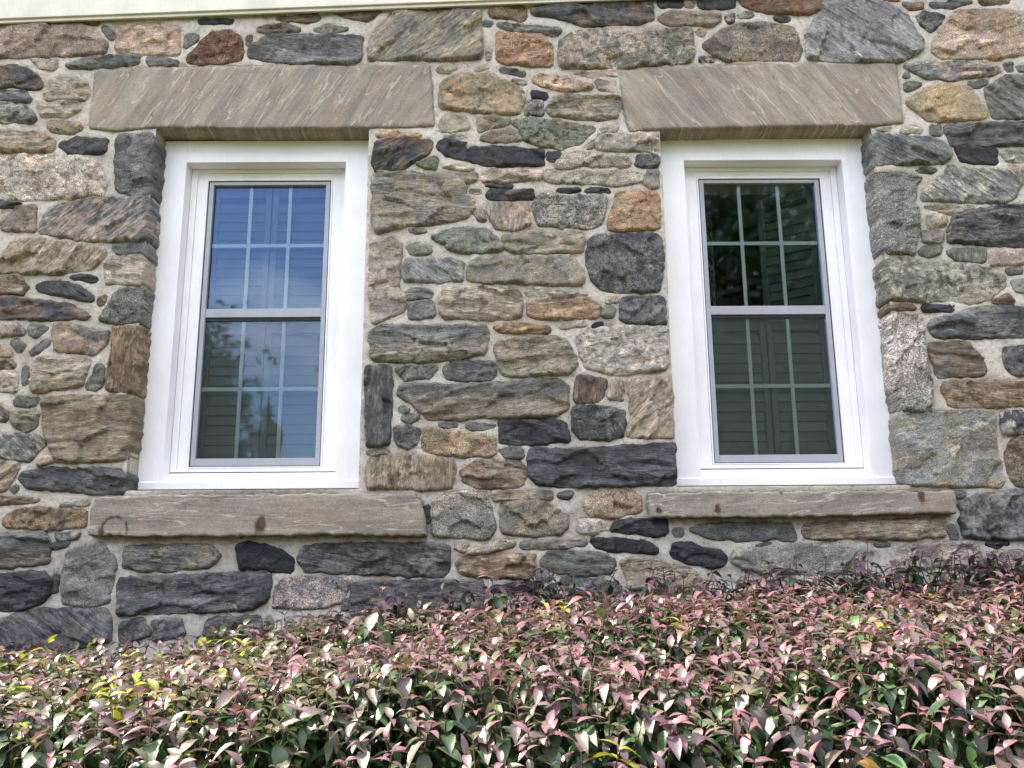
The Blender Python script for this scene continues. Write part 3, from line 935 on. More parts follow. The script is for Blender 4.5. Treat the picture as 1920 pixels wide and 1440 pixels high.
BDv 299,2355 318,2459 445,2439 442,2408 412,2349 326,2338
LTv 442,2361 473,2439 507,2431 513,2379 507,2349
TPu 540,2438 717,2433 724,2366 719,2181 602,2185 529,2190 544,2278 540,2367
Gm -30,2138 22,2145 70,2140 77,2103 40,2099 -5,2108
DKh 99,2101 104,2137 296,2131 468,2142 724,2158 719,1982 594,1983 329,1974 141,1987 103,2021
BTh -185,2043 -155,2077 -110,2091 29,2092 67,2080 90,2050 80,1994 44,1976 -121,1977 -180,2005
TBv -592,2096 -553,2105 -456,2118 -351,2108 -280,2096 -228,2089 -212,2053 -227,1973 -340,1968 -439,1977 -582,1978
LGh -599,2124 -570,2140 -488,2132 -528,2114
BGh -1173,4158 -1118,4181 -1030,4189 -958,4160 -995,4140 -1121,4141
Bh -1082,4218 -885,4240 -866,4214 -921,4200 -1049,4206
VGm -907,4152 -832,4186 -729,4157 -818,4140
Bh -809,4246 -574,4251 -647,4208 -731,4220
GDh -1205,4017 -1188,4073 -1169,4081 -1133,4115 -994,4126 -672,4114 -662,4001 -699,3978 -862,3979 -1005,3980 -1114,3994 -1195,4008
TGu -636,3992 -631,4085 -603,4165 -523,4245 -299,4261 -107,4249 -100,4098 -102,4007 -221,3991 -473,4000 -599,3998
Gm -95,4197 -44,4194 -57,4177 -90,4180
Lm -77,4049 -52,4061 -62,3990 -77,3993
LTm -309,3952 -203,3951 -258,3929 -303,3935
Lm -158,3943 -95,3962 -39,3956 -107,3937
"""
polys = []
for ln in STONES.strip().splitlines():
    p = ln.split()
    code = p[0]
    polys.append((code, np.array([[float(c) / 1000.0 for c in q.split(',')] for q in p[1:]])))
BIG = {"lintel": [[[-1917,3947],[-1499,3962],[-1161,3964],[-359,3969],[-339,3963],[-327,3803],[-318,3650],[-503,3640],[-1144,3640],[-1612,3650],[-1782,3629],[-1918,3643]],[[551,3935],[900,3956],[1254,3966],[1867,3969],[1867,3821],[1870,3657],[1729,3641],[1231,3638],[722,3629],[585,3616],[560,3744]]], "stone_sill": [[[-1706,1941],[-1437,1953],[-684,1952],[-373,1947],[-350,1914],[-338,1848],[-326,1769],[-678,1774],[-1204,1774],[-1555,1779],[-1724,1784],[-1723,1825],[-1725,1891]],[[600,1942],[852,1947],[1188,1947],[1882,1944],[1888,1897],[1886,1842],[1669,1842],[1224,1836],[779,1835],[602,1839],[593,1896]]]}

for i, (code, poly) in enumerate(polys):
    r = random.Random(i * 31 + 5)
    ext = poly.max(0) - poly.min(0)
    small = min(ext) < 0.05
    prot = r.uniform(0.005, 0.008) if small else r.uniform(0.007, 0.011)
    kw = dict(step=0.006, amp=0.008) if small else {}
    make_stone("stone", poly, code, i * 31 + 5, prot, relief=0.6 if small else 1.0, **kw)

TEX['q'] = (0.92, 0.75, 0.06); TEX['Q'] = (-0.92, 0.75, 0.06); TEX['k'] = (0.05, 0.5, 0.08)
for i, poly in enumerate(BIG["lintel"]):
    o = make_stone("lintel", np.array(poly) / 1000.0, 'qr' + ('q' if i == 0 else 'Q'), 900 + i, 0.012, step=0.014, back=0.16, facets=0.0, grow=0.001, relief=0.30, amp=0.006, edge_r=0.006, first=0.93, tilt=0.008, cut=0.02)
    o.data.materials[0] = M_SAND
    o["label"] = "long sandstone lintel streaked with slanting veins"
for i, poly in enumerate(BIG["stone_sill"]):
    o = make_stone("stone_sill", np.array(poly) / 1000.0, 'qrk', 950 + i, 0.060, step=0.0062, back=0.125, facets=0.0, grow=0.001, relief=0.38, amp=0.009, edge_r=0.006, first=0.95, tilt=0.01, cut=0.02)
    o.data.materials[0] = M_SAND
    o["label"] = "sandstone window sill with rust brown stains"
    co = np.empty(len(o.data.vertices) * 3, np.float32); o.data.vertices.foreach_get('co', co)
    co = co.reshape(-1, 3).astype(float) + np.array(o.location)
    sx = co[:, 0] + 0.012 * fbm(co * 60, 2); sz = co[:, 2] + 0.012 * fbm(co * 60 + 5, 2)
    stn = np.zeros(len(co))
    for ex, ez, ra, rb in ((-1.015, 1.822, .022, .034), (-1.668, 1.799, .014, .02), (0.884, 1.874, .012, .02), (1.154, 1.947, .007, .015), (1.739, 1.925, .014, .034), (0.636, 1.869, .010, .014)):
        stn = np.maximum(stn, np.clip(1.6 - 1.2 * np.sqrt(((sx - ex) / ra) ** 2 + ((sz - ez) / rb) ** 2), 0, 1))
    rr_ = np.hypot(sx + 1.613, sz - 1.812)
    stn = np.maximum(stn, np.clip(1.3 - np.abs(rr_ - .050) / .0055, 0, 1) * (sz > 1.79) * np.clip(.75 + 2.2 * fbm(co * 38, 2), 0, 1))
    attr_col(o.data, "stain", np.repeat(np.clip(stn * 1.5, 0, 1)[:, None], 3, 1))

# mortar: a fine sheet between the stones, struck so that each joint leans forward onto the stone below
def segs(brk, step):
    out = []
    for a, b in zip(brk[:-1], brk[1:]):
        m = max(1, int(round((b - a) / step)))
        out += list(a + (b - a) * np.arange(m) / m)
    return np.array(out + [brk[-1]])


MX0, MX1, MZ0, MZ1 = -2.95, 3.05, 0.95, 4.60
xs = segs([MX0, OPEN[0][0], OPEN[0][1], OPEN[1][0], OPEN[1][1], MX1], 0.010)
zs = segs([MZ0, OZ0, OZ1, MZ1], 0.010)
X, Z = np.meshgrid(xs, zs)
PT = np.stack([X.ravel(), Z.ravel()], 1)
occ = np.zeros(len(PT), bool)
for code, poly in polys + [('', np.array(q) / 1000.0) for q in BIG["lintel"] + BIG["stone_sill"]]:
    lo, hi = poly.min(0), poly.max(0)
    m = np.where((PT[:, 0] >= lo[0]) & (PT[:, 0] <= hi[0]) & (PT[:, 1] >= lo[1]) & (PT[:, 1] <= hi[1]))[0]
    if len(m):
        occ[m[inside(poly, PT[m])]] = True
OCC = occ.reshape(X.shape)

# small packing stones wedged into the wider joints
def runs(M, axis):
    A = np.full(M.shape, 30.0); B = np.full(M.shape, 30.0)
    r = np.full(M.shape[1 - axis], 30.0)
    n = M.shape[axis]
    for i in range(n):
        m = M[i] if axis == 0 else M[:, i]
        r = np.where(m, 0, np.minimum(r + 1, 30))
        if axis == 0: A[i] = r
        else: A[:, i] = r
    r = np.full(M.shape[1 - axis], 30.0)
    for i in range(n - 1, -1, -1):
        m = M[i] if axis == 0 else M[:, i]
        r = np.where(m, 0, np.minimum(r + 1, 30))
        if axis == 0: B[i] = r
        else: B[:, i] = r
    return A, B


OCH = OCC.copy()
for a, b in OPEN:
    OCH |= (X > a - .02) & (X < b + .02) & (Z > OZ0 - .02) & (Z < OZ1 + .02)
view = (X > -2.38) & (X < 2.50) & (Z > 1.42) & (Z < 4.25)
rc = random.Random(77)
nchip = 0
for attempt in range(90):
    D0, U0_ = runs(OCH, 0); L0, R0_ = runs(OCH, 1)
    vh = D0 + U0_; hw = L0 + R0_
    sc_ = np.where(view & ~OCH & (D0 + U0_ >= 4) & (np.minimum(L0, R0_) >= 2), np.minimum(vh, 9) * np.minimum(hw, 14), 0)
    k_ = int(np.argmax(sc_))
    if sc_.flat[k_] < 20 or nchip >= 14:
        break
    iz, ix = np.unravel_index(k_, X.shape)
    x0, x1 = X[iz, ix] - min(L0[iz, ix], 6) * .01 + .006, X[iz, ix] + min(R0_[iz, ix], 6) * .01 - .006
    z0, z1 = Z[iz, ix] - min(D0[iz, ix], 4) * .01 + .005, Z[iz, ix] + min(U0_[iz, ix], 4) * .01 - .005
    nn = rc.randint(5, 7)
    poly = np.array([[(x0 + x1) / 2 + (x1 - x0) / 2 * math.cos(t_) * rc.uniform(.75, 1.0), (z0 + z1) / 2 + (z1 - z0) / 2 * math.sin(t_) * rc.uniform(.75, 1.0)] for t_ in [2 * math.pi * (q + rc.uniform(-.25, .25)) / nn for q in range(nn)]])
    OCH |= (X > x0 - .014) & (X < x1 + .014) & (Z > z0 - .012) & (Z < z1 + .012)
    if np.ptp(poly[:, 0]) < 0.022 or np.ptp(poly[:, 1]) < 0.010:
        continue
    make_stone("stone", poly, rc.choice(['LTm', 'TLm', 'GLm', 'LPm', 'VLm', 'GVm', 'LTh', 'HLm', 'TGm']), 7000 + attempt, 0.006, step=0.006, amp=0.006, relief=0.5, grow=0.003)
    OCC |= inside(poly, PT).reshape(X.shape)
    nchip += 1
print("packing stones", nchip)

# courses beyond the traced stretch of wall: plainer stones, joined
fill = []
def free_rect(x0, x1, z0, z1):
    if x1 < MX0 or x0 > MX1 or z1 < MZ0 or z0 > MZ1:
        return True
    m = (X > x0 - .012) & (X < x1 + .012) & (Z > z0 - .012) & (Z < z1 + .012)
    return not OCC[m].any()
zc = 0.02
rr = random.Random(11)
while zc < HZ - 0.05:
    hgt = rr.uniform(0.07, 0.17)
    xc = HX0 + 0.02
    while xc < HX1 - 0.1:
        wdt = rr.uniform(0.10, 0.42)
        x0, x1, z0, z1 = xc, min(xc + wdt, HX1 - 0.02), zc, min(zc + hgt, HZ - 0.01)
        inopen = any(x1 > a - .02 and x0 < b + .02 and z1 > OZ0 - .02 and z0 < OZ1 + .02 for a, b in OPEN)
        core = x0 > -2.36 and x1 < 2.47 and z0 > 1.36 and z1 < 4.30
        if not inopen and not core and free_rect(x0, x1, z0, z1):
            j = lambda s: rr.uniform(-s, s)
            fill.append(np.array([[x0 + j(.012), z0 + j(.012)], [(x0 + x1) / 2, z0 + j(.012)], [x1 + j(.01), z0 + j(.012)], [x1 + j(.01), z1 + j(.012)], [(x0 + x1) / 2 + j(.03), z1 + j(.012)], [x0 + j(.012), z1 + j(.012)]]))
        xc += wdt + rr.uniform(0.018, 0.03)
    zc += hgt + rr.uniform(0.018, 0.03)
Vs, Fs, Bs, C1s, C2s, Ps = [], [], [], [], [], []
nv = 0
codes = ['GDh', 'TVh', 'DGh', 'TPm', 'LTm', 'BOh', 'GHm', 'DKh', 'VGm', 'TOs', 'GPh', 'POm', 'HGs']
for i, poly in enumerate(fill):
    V, faces, bed, C1, C2, par, cen = stone_mesh(poly, rr.choice(codes), 5000 + i, rr.uniform(.008, .018), step=0.028, back=0.03, grow=0.0, local=False)
    Vs.append(V); Fs.append(np.array(faces) + nv); Bs.append(bed); C1s.append(C1); C2s.append(C2); Ps.append(par); nv += len(V)
me = mesh_np("outlying_stones", np.concatenate(Vs), np.concatenate(Fs))
attr_vec(me, "bed", np.concatenate(Bs)); attr_vec(me, "par", np.concatenate(Ps)); attr_col(me, "c1", np.concatenate(C1s)); attr_col(me, "c2", np.concatenate(C2s))
o = new_obj("outlying_stones", me, M_STONE, house, smooth=True)
o["kind"] = "stuff"
for poly in fill:
    lo, hi = poly.min(0), poly.max(0)
    OCC |= (X > lo[0]) & (X < hi[0]) & (Z > lo[1]) & (Z < hi[1])

CAP = 9
up = np.full(OCC.shape, CAP, float); dn = np.full(OCC.shape, CAP, float)
run = np.full(OCC.shape[1], CAP, float)
for i in range(OCC.shape[0]):
    run = np.where(OCC[i], 0, np.minimum(run + 1, CAP)); dn[i] = run
run = np.full(OCC.shape[1], CAP, float)
for i in range(OCC.shape[0] - 1, -1, -1):
    run = np.where(OCC[i], 0, np.minimum(run + 1, CAP)); up[i] = run
t = up / np.maximum(up + dn, 1)
Y = -0.001 - 0.0115 * t
Y[OCC] = 0.004
for _ in range(2):
    Yp = np.pad(Y, 1, mode='edge')
    Y = (Yp[1:-1, 1:-1] * 2 + Yp[:-2, 1:-1] + Yp[2:, 1:-1] + Yp[1:-1, :-2] + Yp[1:-1, 2:]) / 6
Y = Y.ravel() + 0.008 * fbm(np.c_[PT[:, 0] * 17, PT[:, 1] * 17, PT[:, 0] * 0], 4, 0.6)
OP = np.pad(OCC, 1, mode='edge')
deep = OCC & OP[:-2, 1:-1] & OP[2:, 1:-1] & OP[1:-1, :-2] & OP[1:-1, 2:]
Y[deep.ravel()] = 0.018
idx = np.arange(len(PT)).reshape(X.shape)
Q = np.stack([idx[:-1, :-1], idx[:-1, 1:], idx[1:, 1:], idx[1:, :-1]], -1).reshape(-1, 4)
qc = PT[Q].mean(1)
hole = np.zeros(len(Q), bool)
for a, b in OPEN:
    hole |= (qc[:, 0] > a) & (qc[:, 0] < b) & (qc[:, 1] > OZ0) & (qc[:, 1] < OZ1)
me = mesh_np("mortar", np.stack([PT[:, 0], Y, PT[:, 1]], 1), Q[~hole])
sn = fbm(np.c_[PT[:, 0] * 6, PT[:, 1] * 9, PT[:, 0] * 0 + 3.3], 3, 0.5)
stain = np.clip((sn - 0.16) * 3.0, 0, 0.55) * (up.ravel() <= 2)
attr_col(me, "stain", np.repeat(stain[:, None], 3, 1))
new_obj("mortar", me, M_MORTAR, house, smooth=True)
# the rest of the front wall, plain
boxes("mortar_backing", [(HX0, MX0, 0.002, 0.30, 0, HZ), (MX1, HX1, 0.002, 0.30, 0, HZ), (MX0, MX1, 0.002, 0.30, 0, MZ0), (MX0, MX1, 0.002, 0.30, MZ1, HZ),
                         (MX0, OPEN[0][0], 0.02, 0.30, MZ0, MZ1), (OPEN[0][1] + .003, OPEN[1][0] - .003, 0.02, 0.30, MZ0, MZ1), (OPEN[1][1], MX1, 0.02, 0.30, MZ0, MZ1),
                         (OPEN[0][0], OPEN[0][1] + .003, 0.02, 0.30, MZ0, OZ0 - .06), (OPEN[1][0] - .003, OPEN[1][1], 0.02, 0.30, MZ0, OZ0 - .06),
                         (OPEN[0][0], OPEN[0][1] + .003, 0.17, 0.30, OZ1 + .02, MZ1), (OPEN[1][0] - .003, OPEN[1][1], 0.17, 0.30, OZ1 + .02, MZ1)], M_MORTAR, house)
# caulked reveals either side of each window
for a, b in OPEN:
    for xq, s in ((a, 1), (b, -1)):
        zz = np.linspace(OZ0, OZ1, 90); yy = np.linspace(0.0, 0.13, 9)
        YY, ZZ = np.meshgrid(yy, zz)
        jit = 0.006 * fbm(np.c_[YY.ravel() * 25, ZZ.ravel() * 16, np.full(YY.size, xq)], 3)
        V = np.stack([xq + s * (-0.005 + jit * (YY.ravel() > 0.004)), YY.ravel(), ZZ.ravel()], 1)
        ii = np.arange(YY.size).reshape(YY.shape)
        new_obj("reveal", mesh_np("reveal", V, np.stack([ii[:-1, :-1], ii[:-1, 1:], ii[1:, 1:], ii[1:, :-1]], -1).reshape(-1, 4)), M_MORTAR, house, smooth=True)

# the body of the house behind the wall, its roof and eave board
boxes("side_wall", [(HX0, HX0 + .3, 0.301, HY1, 0, HZ)], M_PLASTER, house)
boxes("side_wall", [(HX1 - .3, HX1, 0.301, HY1, 0, HZ)], M_PLASTER, house)
boxes("back_wall", [(HX0 + .301, HX1 - .301, HY1 - .3, HY1, 0, HZ)], M_PLASTER, house)
boxes("upper_floor", [(HX0 + .301, HX1 - .301, 0.301, HY1 - .301, HZ - .25, HZ - .02)], M_PLASTER, house)
bm = bmesh.new()
add_prism(bm, [(-0.13, HZ + .002), (HY1 / 2, HZ + 1.7), (HY1 + .13, HZ + .002)], HX0 - .2, HX1 + .2)
bm_obj("roof", bm, M_ROOF, house)
# painted eave board, fixed slightly out of level
bm = bmesh.new()
add_box(bm, -6.4, 1.35, -0.045, -0.022, 0.0, 0.24, bevel=0.003)
bd = bm_obj("eave_board", bm, M_CREAM, house, (0, 0, 4.288))
bd.rotation_euler = (0, -0.0395, 0)
bm = bmesh.new()
add_box(bm, -6.4, 1.30, -0.034, -0.0215, -0.016, 0.02, bevel=0.002)
bd = bm_obj("eave_fillet", bm, M_CREAM, house, (0, 0, 4.288))
bd.rotation_euler = (0, -0.0395, 0)


def ring(o, i, y0, y1):
    """four butted boards: o and i are (half width, foot, head)"""
    return [(-o[0], -i[0], y0, y1, o[1], o[2]), (i[0], o[0], y0, y1, o[1], o[2]), (-i[0], i[0], y0, y1, i[2], o[2]), (-i[0], i[0], y0, y1, o[1], i[1])]


def build_window(cx, k):
    L = (cx, 0, 0)
    w = boxes("window", [(-HWC, -0.375, 0.100, 0.215, 2.018, ZC1), (0.375, HWC, 0.100, 0.215, 2.018, ZC1), (-0.375, 0.375, 0.100, 0.215, 3.527, ZC1)], M_WHITE, house, 0.0015, L)
    w["label"] = ("white double-hung window whose glass mirrors blue sky and clouds", "white double-hung window whose glass mirrors dark green trees")[k]
    bm = bmesh.new()
    add_prism(bm, [(0.090, 1.986), (0.090, 2.0165), (0.155, 2.050), (0.178, 2.066), (0.215, 2.066), (0.215, 1.986)], -HWC - .002, HWC + .002, bevel=0.0012)
    bm_obj("window_sill", bm, M_WHITE, w)
    fr = ring((0.3735, 2.070, 3.5255), (0.345, 2.085, 3.508), 0.173, 0.215) + ring((0.3445, 2.0855, 3.5075), (0.302, 2.0875, 3.484), 0.180, 0.214)
    boxes("window_frame", fr, M_WHITE, w, 0.0015)
    boxes("glazing_bead", ring((0.3012, 2.0882, 3.4832), (0.294, 2.0935, 3.4705), 0.177, 0.213), M_WHITE, w, 0.001)
    boxes("gasket", ring((0.2938, 2.0938, 3.4702), (0.2895, 2.097, 3.4665), 0.186, 0.213), M_GASKET_SHADE, w)
    boxes("screen_frame", ring((0.2893, 2.0972, 3.4663), (0.268, 2.132, 3.450), 0.184, 0.206), M_SCREEN, w, 0.002)
    boxes("meeting_rail", [(-0.2675, 0.2675, 0.185, 0.207, 2.790, 2.832)], M_SCREEN, w, 0.002)
    boxes("rail_shadow_strip", [(-0.2674, 0.2674, 0.193, 0.207, 2.776, 2.7898)], M_GASKET_SHADE, w)  # solid black strip standing in for the shade under the rail
    for z0, z1, zm in ((2.8325, 3.4495, 3.151), (2.1325, 2.7755, 2.454)):
        for xm in (-0.094, 0.094):
            boxes("muntin", [(xm - .0085, xm + .0085, 0.2085, 0.2155, z0, z1)], M_GRID, w, 0.001)
        boxes("muntin", [(-0.2675, 0.2675, 0.2095, 0.2145, zm - .009, zm + .009)], M_GRID, w, 0.001)
        boxes("glass_pane", [(-0.2675, 0.2675, 0.2025, 0.2055, z0, z1)], M_GLASS, w)
    boxes("insect_screen", [(-0.2672, 0.2672, 0.1965, 0.1972, 2.1328, 2.7752)], M_MESH, w)
    for sx in (-1, 1):
        zz = np.linspace(2.0, ZC1 - .004, 60)
        pts = [(sx * (HWC + .002 + 0.004 * float(vnoise(np.array([[z * 22, sx * 3.0, k * 5.0]]))[0])), 0.103, z) for z in zz]
        v, f = tube_np(pts, [0.006 + 0.004 * float(vnoise(np.array([[z * 35, sx * 9.0, k * 3.0]]))[0]) for z in zz], 6)
        new_obj("caulk_bead", mesh_np("caulk_bead", v, f), M_CAULK, w, smooth=True)
    # the frame behind the glass, closing the opening to the room
    boxes("inner_frame", ring((HWC + .01, 1.99, 3.66), (0.285, 2.11, 3.46), 0.2165, 0.34), M_WHITE, w)


for cx, k in WIN:
    build_window(cx, k)

# louvred shutters standing inside the panes: two tiers of two leaves
sl = bmesh.new()
add_box(sl, -0.112, 0.112, -0.028, 0.028, -0.004, 0.004, bevel=0.0025)
bmesh.ops.rotate(sl, verts=sl.verts[:], cent=(0, 0, 0), matrix=Matrix.Rotation(math.radians(74), 3, 'X'))
bmesh.ops.recalc_face_normals(sl, faces=sl.faces[:])
sme = bpy.data.meshes.new("slat"); sl.to_mesh(sme); sl.free()
for cx, k in WIN:
    sh = empty("interior_shutter", ("louvred shutter with all leaves closed behind the sky-reflecting window", "louvred shutter with its upper leaves swung open behind the tree-reflecting window")[k], "shutter", (cx, 0.252, 2.111), "shutters inside the windows")
    for side in (-1, 1):
        for z0, z1, swing in ((0.0, 0.662, 0.0), (0.668, 1.345, (1.15 if side < 0 else 0.62) if k == 1 else 0.0)):
            # leaf local frame: hinge at x = 0, leaf runs towards the middle of the window
            bxs = [(-side * .003, -side * .032), (-side * .253, -side * .282)]
            lst = [(min(p), max(p), -0.014, 0.014, 0.0, z1 - z0) for p in bxs]
            lst += [(min(-side * .0322, -side * .2528), max(-side * .0322, -side * .2528), -0.012, 0.012, a_, b_) for a_, b_ in ((0.0, 0.045), (z1 - z0 - .045, z1 - z0))]
            lf = boxes("shutter_leaf", lst, M_SHUT, sh, 0.002, (side * 0.285, 0, z0))
            lf.rotation_euler = (0, 0, -side * swing)
            z = 0.070
            while z < z1 - z0 - .06:
                new_obj("slat", sme, M_SHUT, lf, (-side * 0.1425, 0, z))
                z += 0.0462

# ---------------------------------------------------------------- the hedge
hedge = empty("hedge", "clipped hedge of plum and green leaves growing along the foot of the stone wall", "hedge", (0, -1.25, 0))
LT = [0.0, 0.16, 0.38, 0.62, 0.84, 1.0]
LW = [0.0, 0.150, 0.232, 0.200, 0.095, 0.0]


def leaf_template(droop, fold, wscale=1.0, twist=0.0):
    V = [(0, 0, 0)]
    def zc(t):
        return 0.10 * t - droop * t * t
    for t_, w_ in zip(LT[1:-1], LW[1:-1]):
        w_ *= wscale
        for s in (-1, 0, 1):
            V.append((t_, s * w_, zc(t_) + abs(s) * fold * w_ + s * twist * t_ * w_))
    V.append((1.0, 0, zc(1.0)))
    V = np.array(V)
    T = [(0, 2, 1), (0, 3, 2)]
    for r_ in range(3):
        a = 1 + 3 * r_
        for s in range(2):
            T += [(a + s, a + s + 1, a + s + 4), (a + s, a + s + 4, a + s + 3)]
    T += [(10, 11, 13), (11, 12, 13)]
    return V, np.array(T)


TEMPL = [leaf_template(d, f, w, tw) for d, f, w, tw in ((0.42, 0.3, 1.0, 0.1), (0.62, 0.25, 1.0, -0.2), (0.85, 0.35, 1.1, 0.25), (0.34, 0.4, 0.92, 0.0), (0.72, 0.2, 1.12, -0.1), (0.56, 0.35, 0.85, 0.3))]
LTRI = TEMPL[0][1]
# paler rib and greener base, redder rim
VCOL = np.array([[0.9, 1.15, 0.9]] + [[1.06, 0.9, 0.95] if c_ != 1 else [1.3, 1.32, 1.25] for r_ in range(4) for c_ in range(3)] + [[1.0, 0.8, 0.8]])


def zback(x):
    return np.interp(x, [-3.4, -1.92, -1.1, -0.8, -0.3, 0.1, 0.9, 1.5, 1.9, 3.2], [1.36, 1.375, 1.385, 1.44, 1.50, 1.54, 1.565, 1.605, 1.64, 1.64])


def zfront(x):
    return np.interp(x, [-3.2, -1.0, -0.3, 0.4, 3.2], [1.290, 1.300, 1.325, 1.345, 1.355])


YB, YF = -0.28, -1.80


def ztop(x, y):
    s = np.clip((y - YB) / (YF - YB), 0, 1)
    z = zback(x) * (1 - s) + zfront(x) * s
    z = z + 0.075 * fbm(np.c_[x * 2.2, y * 2.2, x * 0 + 5.0], 3, 0.5)
    return z - 0.17 * np.clip((s - 0.80) / 0.20, 0, 1) ** 2


def scatter(n, x0, x1, y0, y1, cell):
    xs_ = np.arange(x0, x1, cell); ys_ = np.arange(y0, y1, cell)
    A, B = np.meshgrid(xs_, ys_)
    P = np.stack([A.ravel(), B.ravel()], 1)
    return P + rng.uniform(-.5, .5, P.shape) * cell


shoots = []                                     # base, direction, length, kind
P = scatter(0, -3.3, 3.3, YF, YB, 0.055)
zt = ztop(P[:, 0], P[:, 1])
for (x, y), z in zip(P, zt):
    out = np.array([rng.normal(0, .28), rng.normal(-0.05, .28), 1.0])
    if y < YF + 0.25:
        out[1] -= (YF + 0.25 - y) * 2.2
    extra = rng.uniform(-0.03, 0.02) + (rng.random() < 0.05) * rng.uniform(0.01, 0.05)
    ln = rng.uniform(0.11, 0.20)
    out /= np.linalg.norm(out)
    shoots.append((np.array([x, y, z + extra]) - out * ln, out, ln, 0))
P = scatter(0, -3.3, 3.3, 0.15, 1.19, 0.066)
for x, z in P:
    dens = 1.0 if z > 0.8 else 0.45
    if rng.random() > dens:
        continue
    bulge = 0.06 * float(fbm(np.array([[x * 2.5, 1.0, z * 2.5]]), 2)[0])
    yy_ = YF - 0.02 + bulge + 0.10 * max(0.0, (z - 1.0)) ** 1 * 1.0
    out = np.array([rng.normal(0, .35), -1.0, rng.normal(0.25, .3)])
    out /= np.linalg.norm(out)
    ln = rng.uniform(0.10, 0.18)
    shoots.append((np.array([x, yy_, z]) - out * ln * 0.8, out, ln, 1))
# a few long sprigs reaching up beside the wall
for x, y, z, tx in ((1.43, -0.22, 1.72, .1), (1.83, -0.2, 1.70, -.25), (1.05, -0.25, 1.64, .2), (-0.05, -0.6, 1.60, -.1), (-1.0, -0.45, 1.51, .3), (0.55, -0.4, 1.62, 0), (-0.42, -0.7, 1.56, .15), (2.0, -.3, 1.68, .1)):
    out = np.array([tx, 0.05, 1.0]); out /= np.linalg.norm(out)
    shoots.append((np.array([x, y, z]) - out * 0.22, out, 0.22, 2))

for _ in range(170):                            # a fringe of taller shoots in the shade of the wall
    x = rng.uniform(-0.6, 3.2); y = rng.uniform(-0.42, -0.14)
    out = np.array([rng.normal(0, .22), rng.normal(-.05, .15), 1.0]); out /= np.linalg.norm(out)
    z = float(zback(x)) + rng.uniform(-0.02, 0.075)
    shoots.append((np.array([x, y, z]) - out * 0.17, out, 0.17, 3))

C_MAUVE = np.array(lin(97, 77, 84)); C_PINK = np.array(lin(112, 78, 87)); C_GREEN = np.array(lin(54, 84, 48)); C_DGREEN = np.array(lin(38, 62, 38))
C_OLIVE = np.array(lin(84, 92, 66)); C_YELLOW = np.array(lin(124, 134, 44)); C_RED = np.array(lin(180, 40, 52)); C_PLUM = np.array(lin(76, 58, 70))

LP, LD, LU, LL, LC, LK = [], [], [], [], [], []
twigV, twigF = [], []; tn = 0


def add_leaf(p, d, upv, ln, col, kk):
    LP.append(p); LD.append(d); LU.append(upv); LL.append(ln); LC.append(col); LK.append(kk)


for base, dr, ln, kind in shoots:
    side = np.cross(dr, [0.3, 0.8, 0.5]); side /= np.linalg.norm(side)
    s2 = np.cross(dr, side)
    npair = 5 if kind != 1 else 4
    vig = rng.uniform(0.75, 1.2)
    yellow = rng.random() < (0.10 if base[0] < -0.7 else 0.006)
    pinkish = np.clip(rng.normal(0.35 + 0.12 * base[0], 0.35), 0, 1)
    rot0 = rng.uniform(0, math.pi)
    olive = rng.random() < (0.16 if base[0] > 0 else 0.34)
    for q in range(npair + 1):
        tq = 1.0 - 0.92 * (q / npair) ** 1.15
        p = base + dr * ln * tq
        rot = rot0 + q * math.pi / 2 + rng.normal(0, .2)
        a = side * math.cos(rot) + s2 * math.sin(rot)
        elev = (0.62 if q == 0 else 0.26 - 0.17 * q) + rng.normal(0, .18)
        for sg in (-1, 1):
            d = a * sg * math.cos(elev) + dr * math.sin(elev) + np.array([0, 0, -0.06 * q]) + rng.normal(0, .12, 3)
            d /= np.linalg.norm(d)
            L_ = rng.uniform(0.046, 0.076) * vig * (0.62 if q == 0 else 0.9 if q == 1 else 1.0) * (1.12 if kind == 2 else 1.0)
            g = np.clip((q - 0.75 + 0.22 * min(0.0, base[0])* -1.0) / 1.4 + rng.normal(0, .28) + (0.3 if kind == 1 else 0), 0, 1)
            top = C_MAUVE * (1 - pinkish) + C_PINK * pinkish
            if kind == 3 or rng.random() < 0.2:
                top = C_PLUM
            if olive:
                top = top * 0.25 + C_OLIVE * 0.75
            low = C_GREEN if rng.random() < 0.6 else C_DGREEN
            c = top * (1 - g) + low * g
            if yellow and rng.random() < 0.7:
                c = C_YELLOW
            if base[1] > -1.5 and rng.random() < 0.0008:
                c = C_RED
            c = c * rng.uniform(0.75, 1.25)
            upv = dr * (0.6 if kind != 1 else 0.9) + np.array([0, 0, 1.0]) + rng.normal(0, .2, 3)
            add_leaf(p, d, upv, L_, c, rng.integers(0, 6))
    v, f = tube_np([base - dr * 0.08, base + dr * ln * 0.5, base + dr * ln], [0.0028, 0.0021, 0.0012], 4)
    twigV += v; twigF += [tuple(i + tn for i in q) for q in f]; tn += len(v)
# leaves deeper inside
nin = 15000
xi = rng.uniform(-3.2, 3.2, nin); yi = rng.uniform(YF + .05, YB - .02, nin)
zi = ztop(xi, yi) - rng.uniform(0.10, 0.40, nin)
for i in range(nin):
    d = np.array([rng.normal(), rng.normal(), rng.normal(-.1, .4)]); d /= np.linalg.norm(d)
    add_leaf(np.array([xi[i], yi[i], zi[i]]), d, np.array([0, 0, 1.0]) + rng.normal(0, .3, 3), rng.uniform(.045, .065), (C_GREEN if rng.random() < .5 else C_DGREEN) * rng.uniform(.8, 1.2), rng.integers(0, 6))

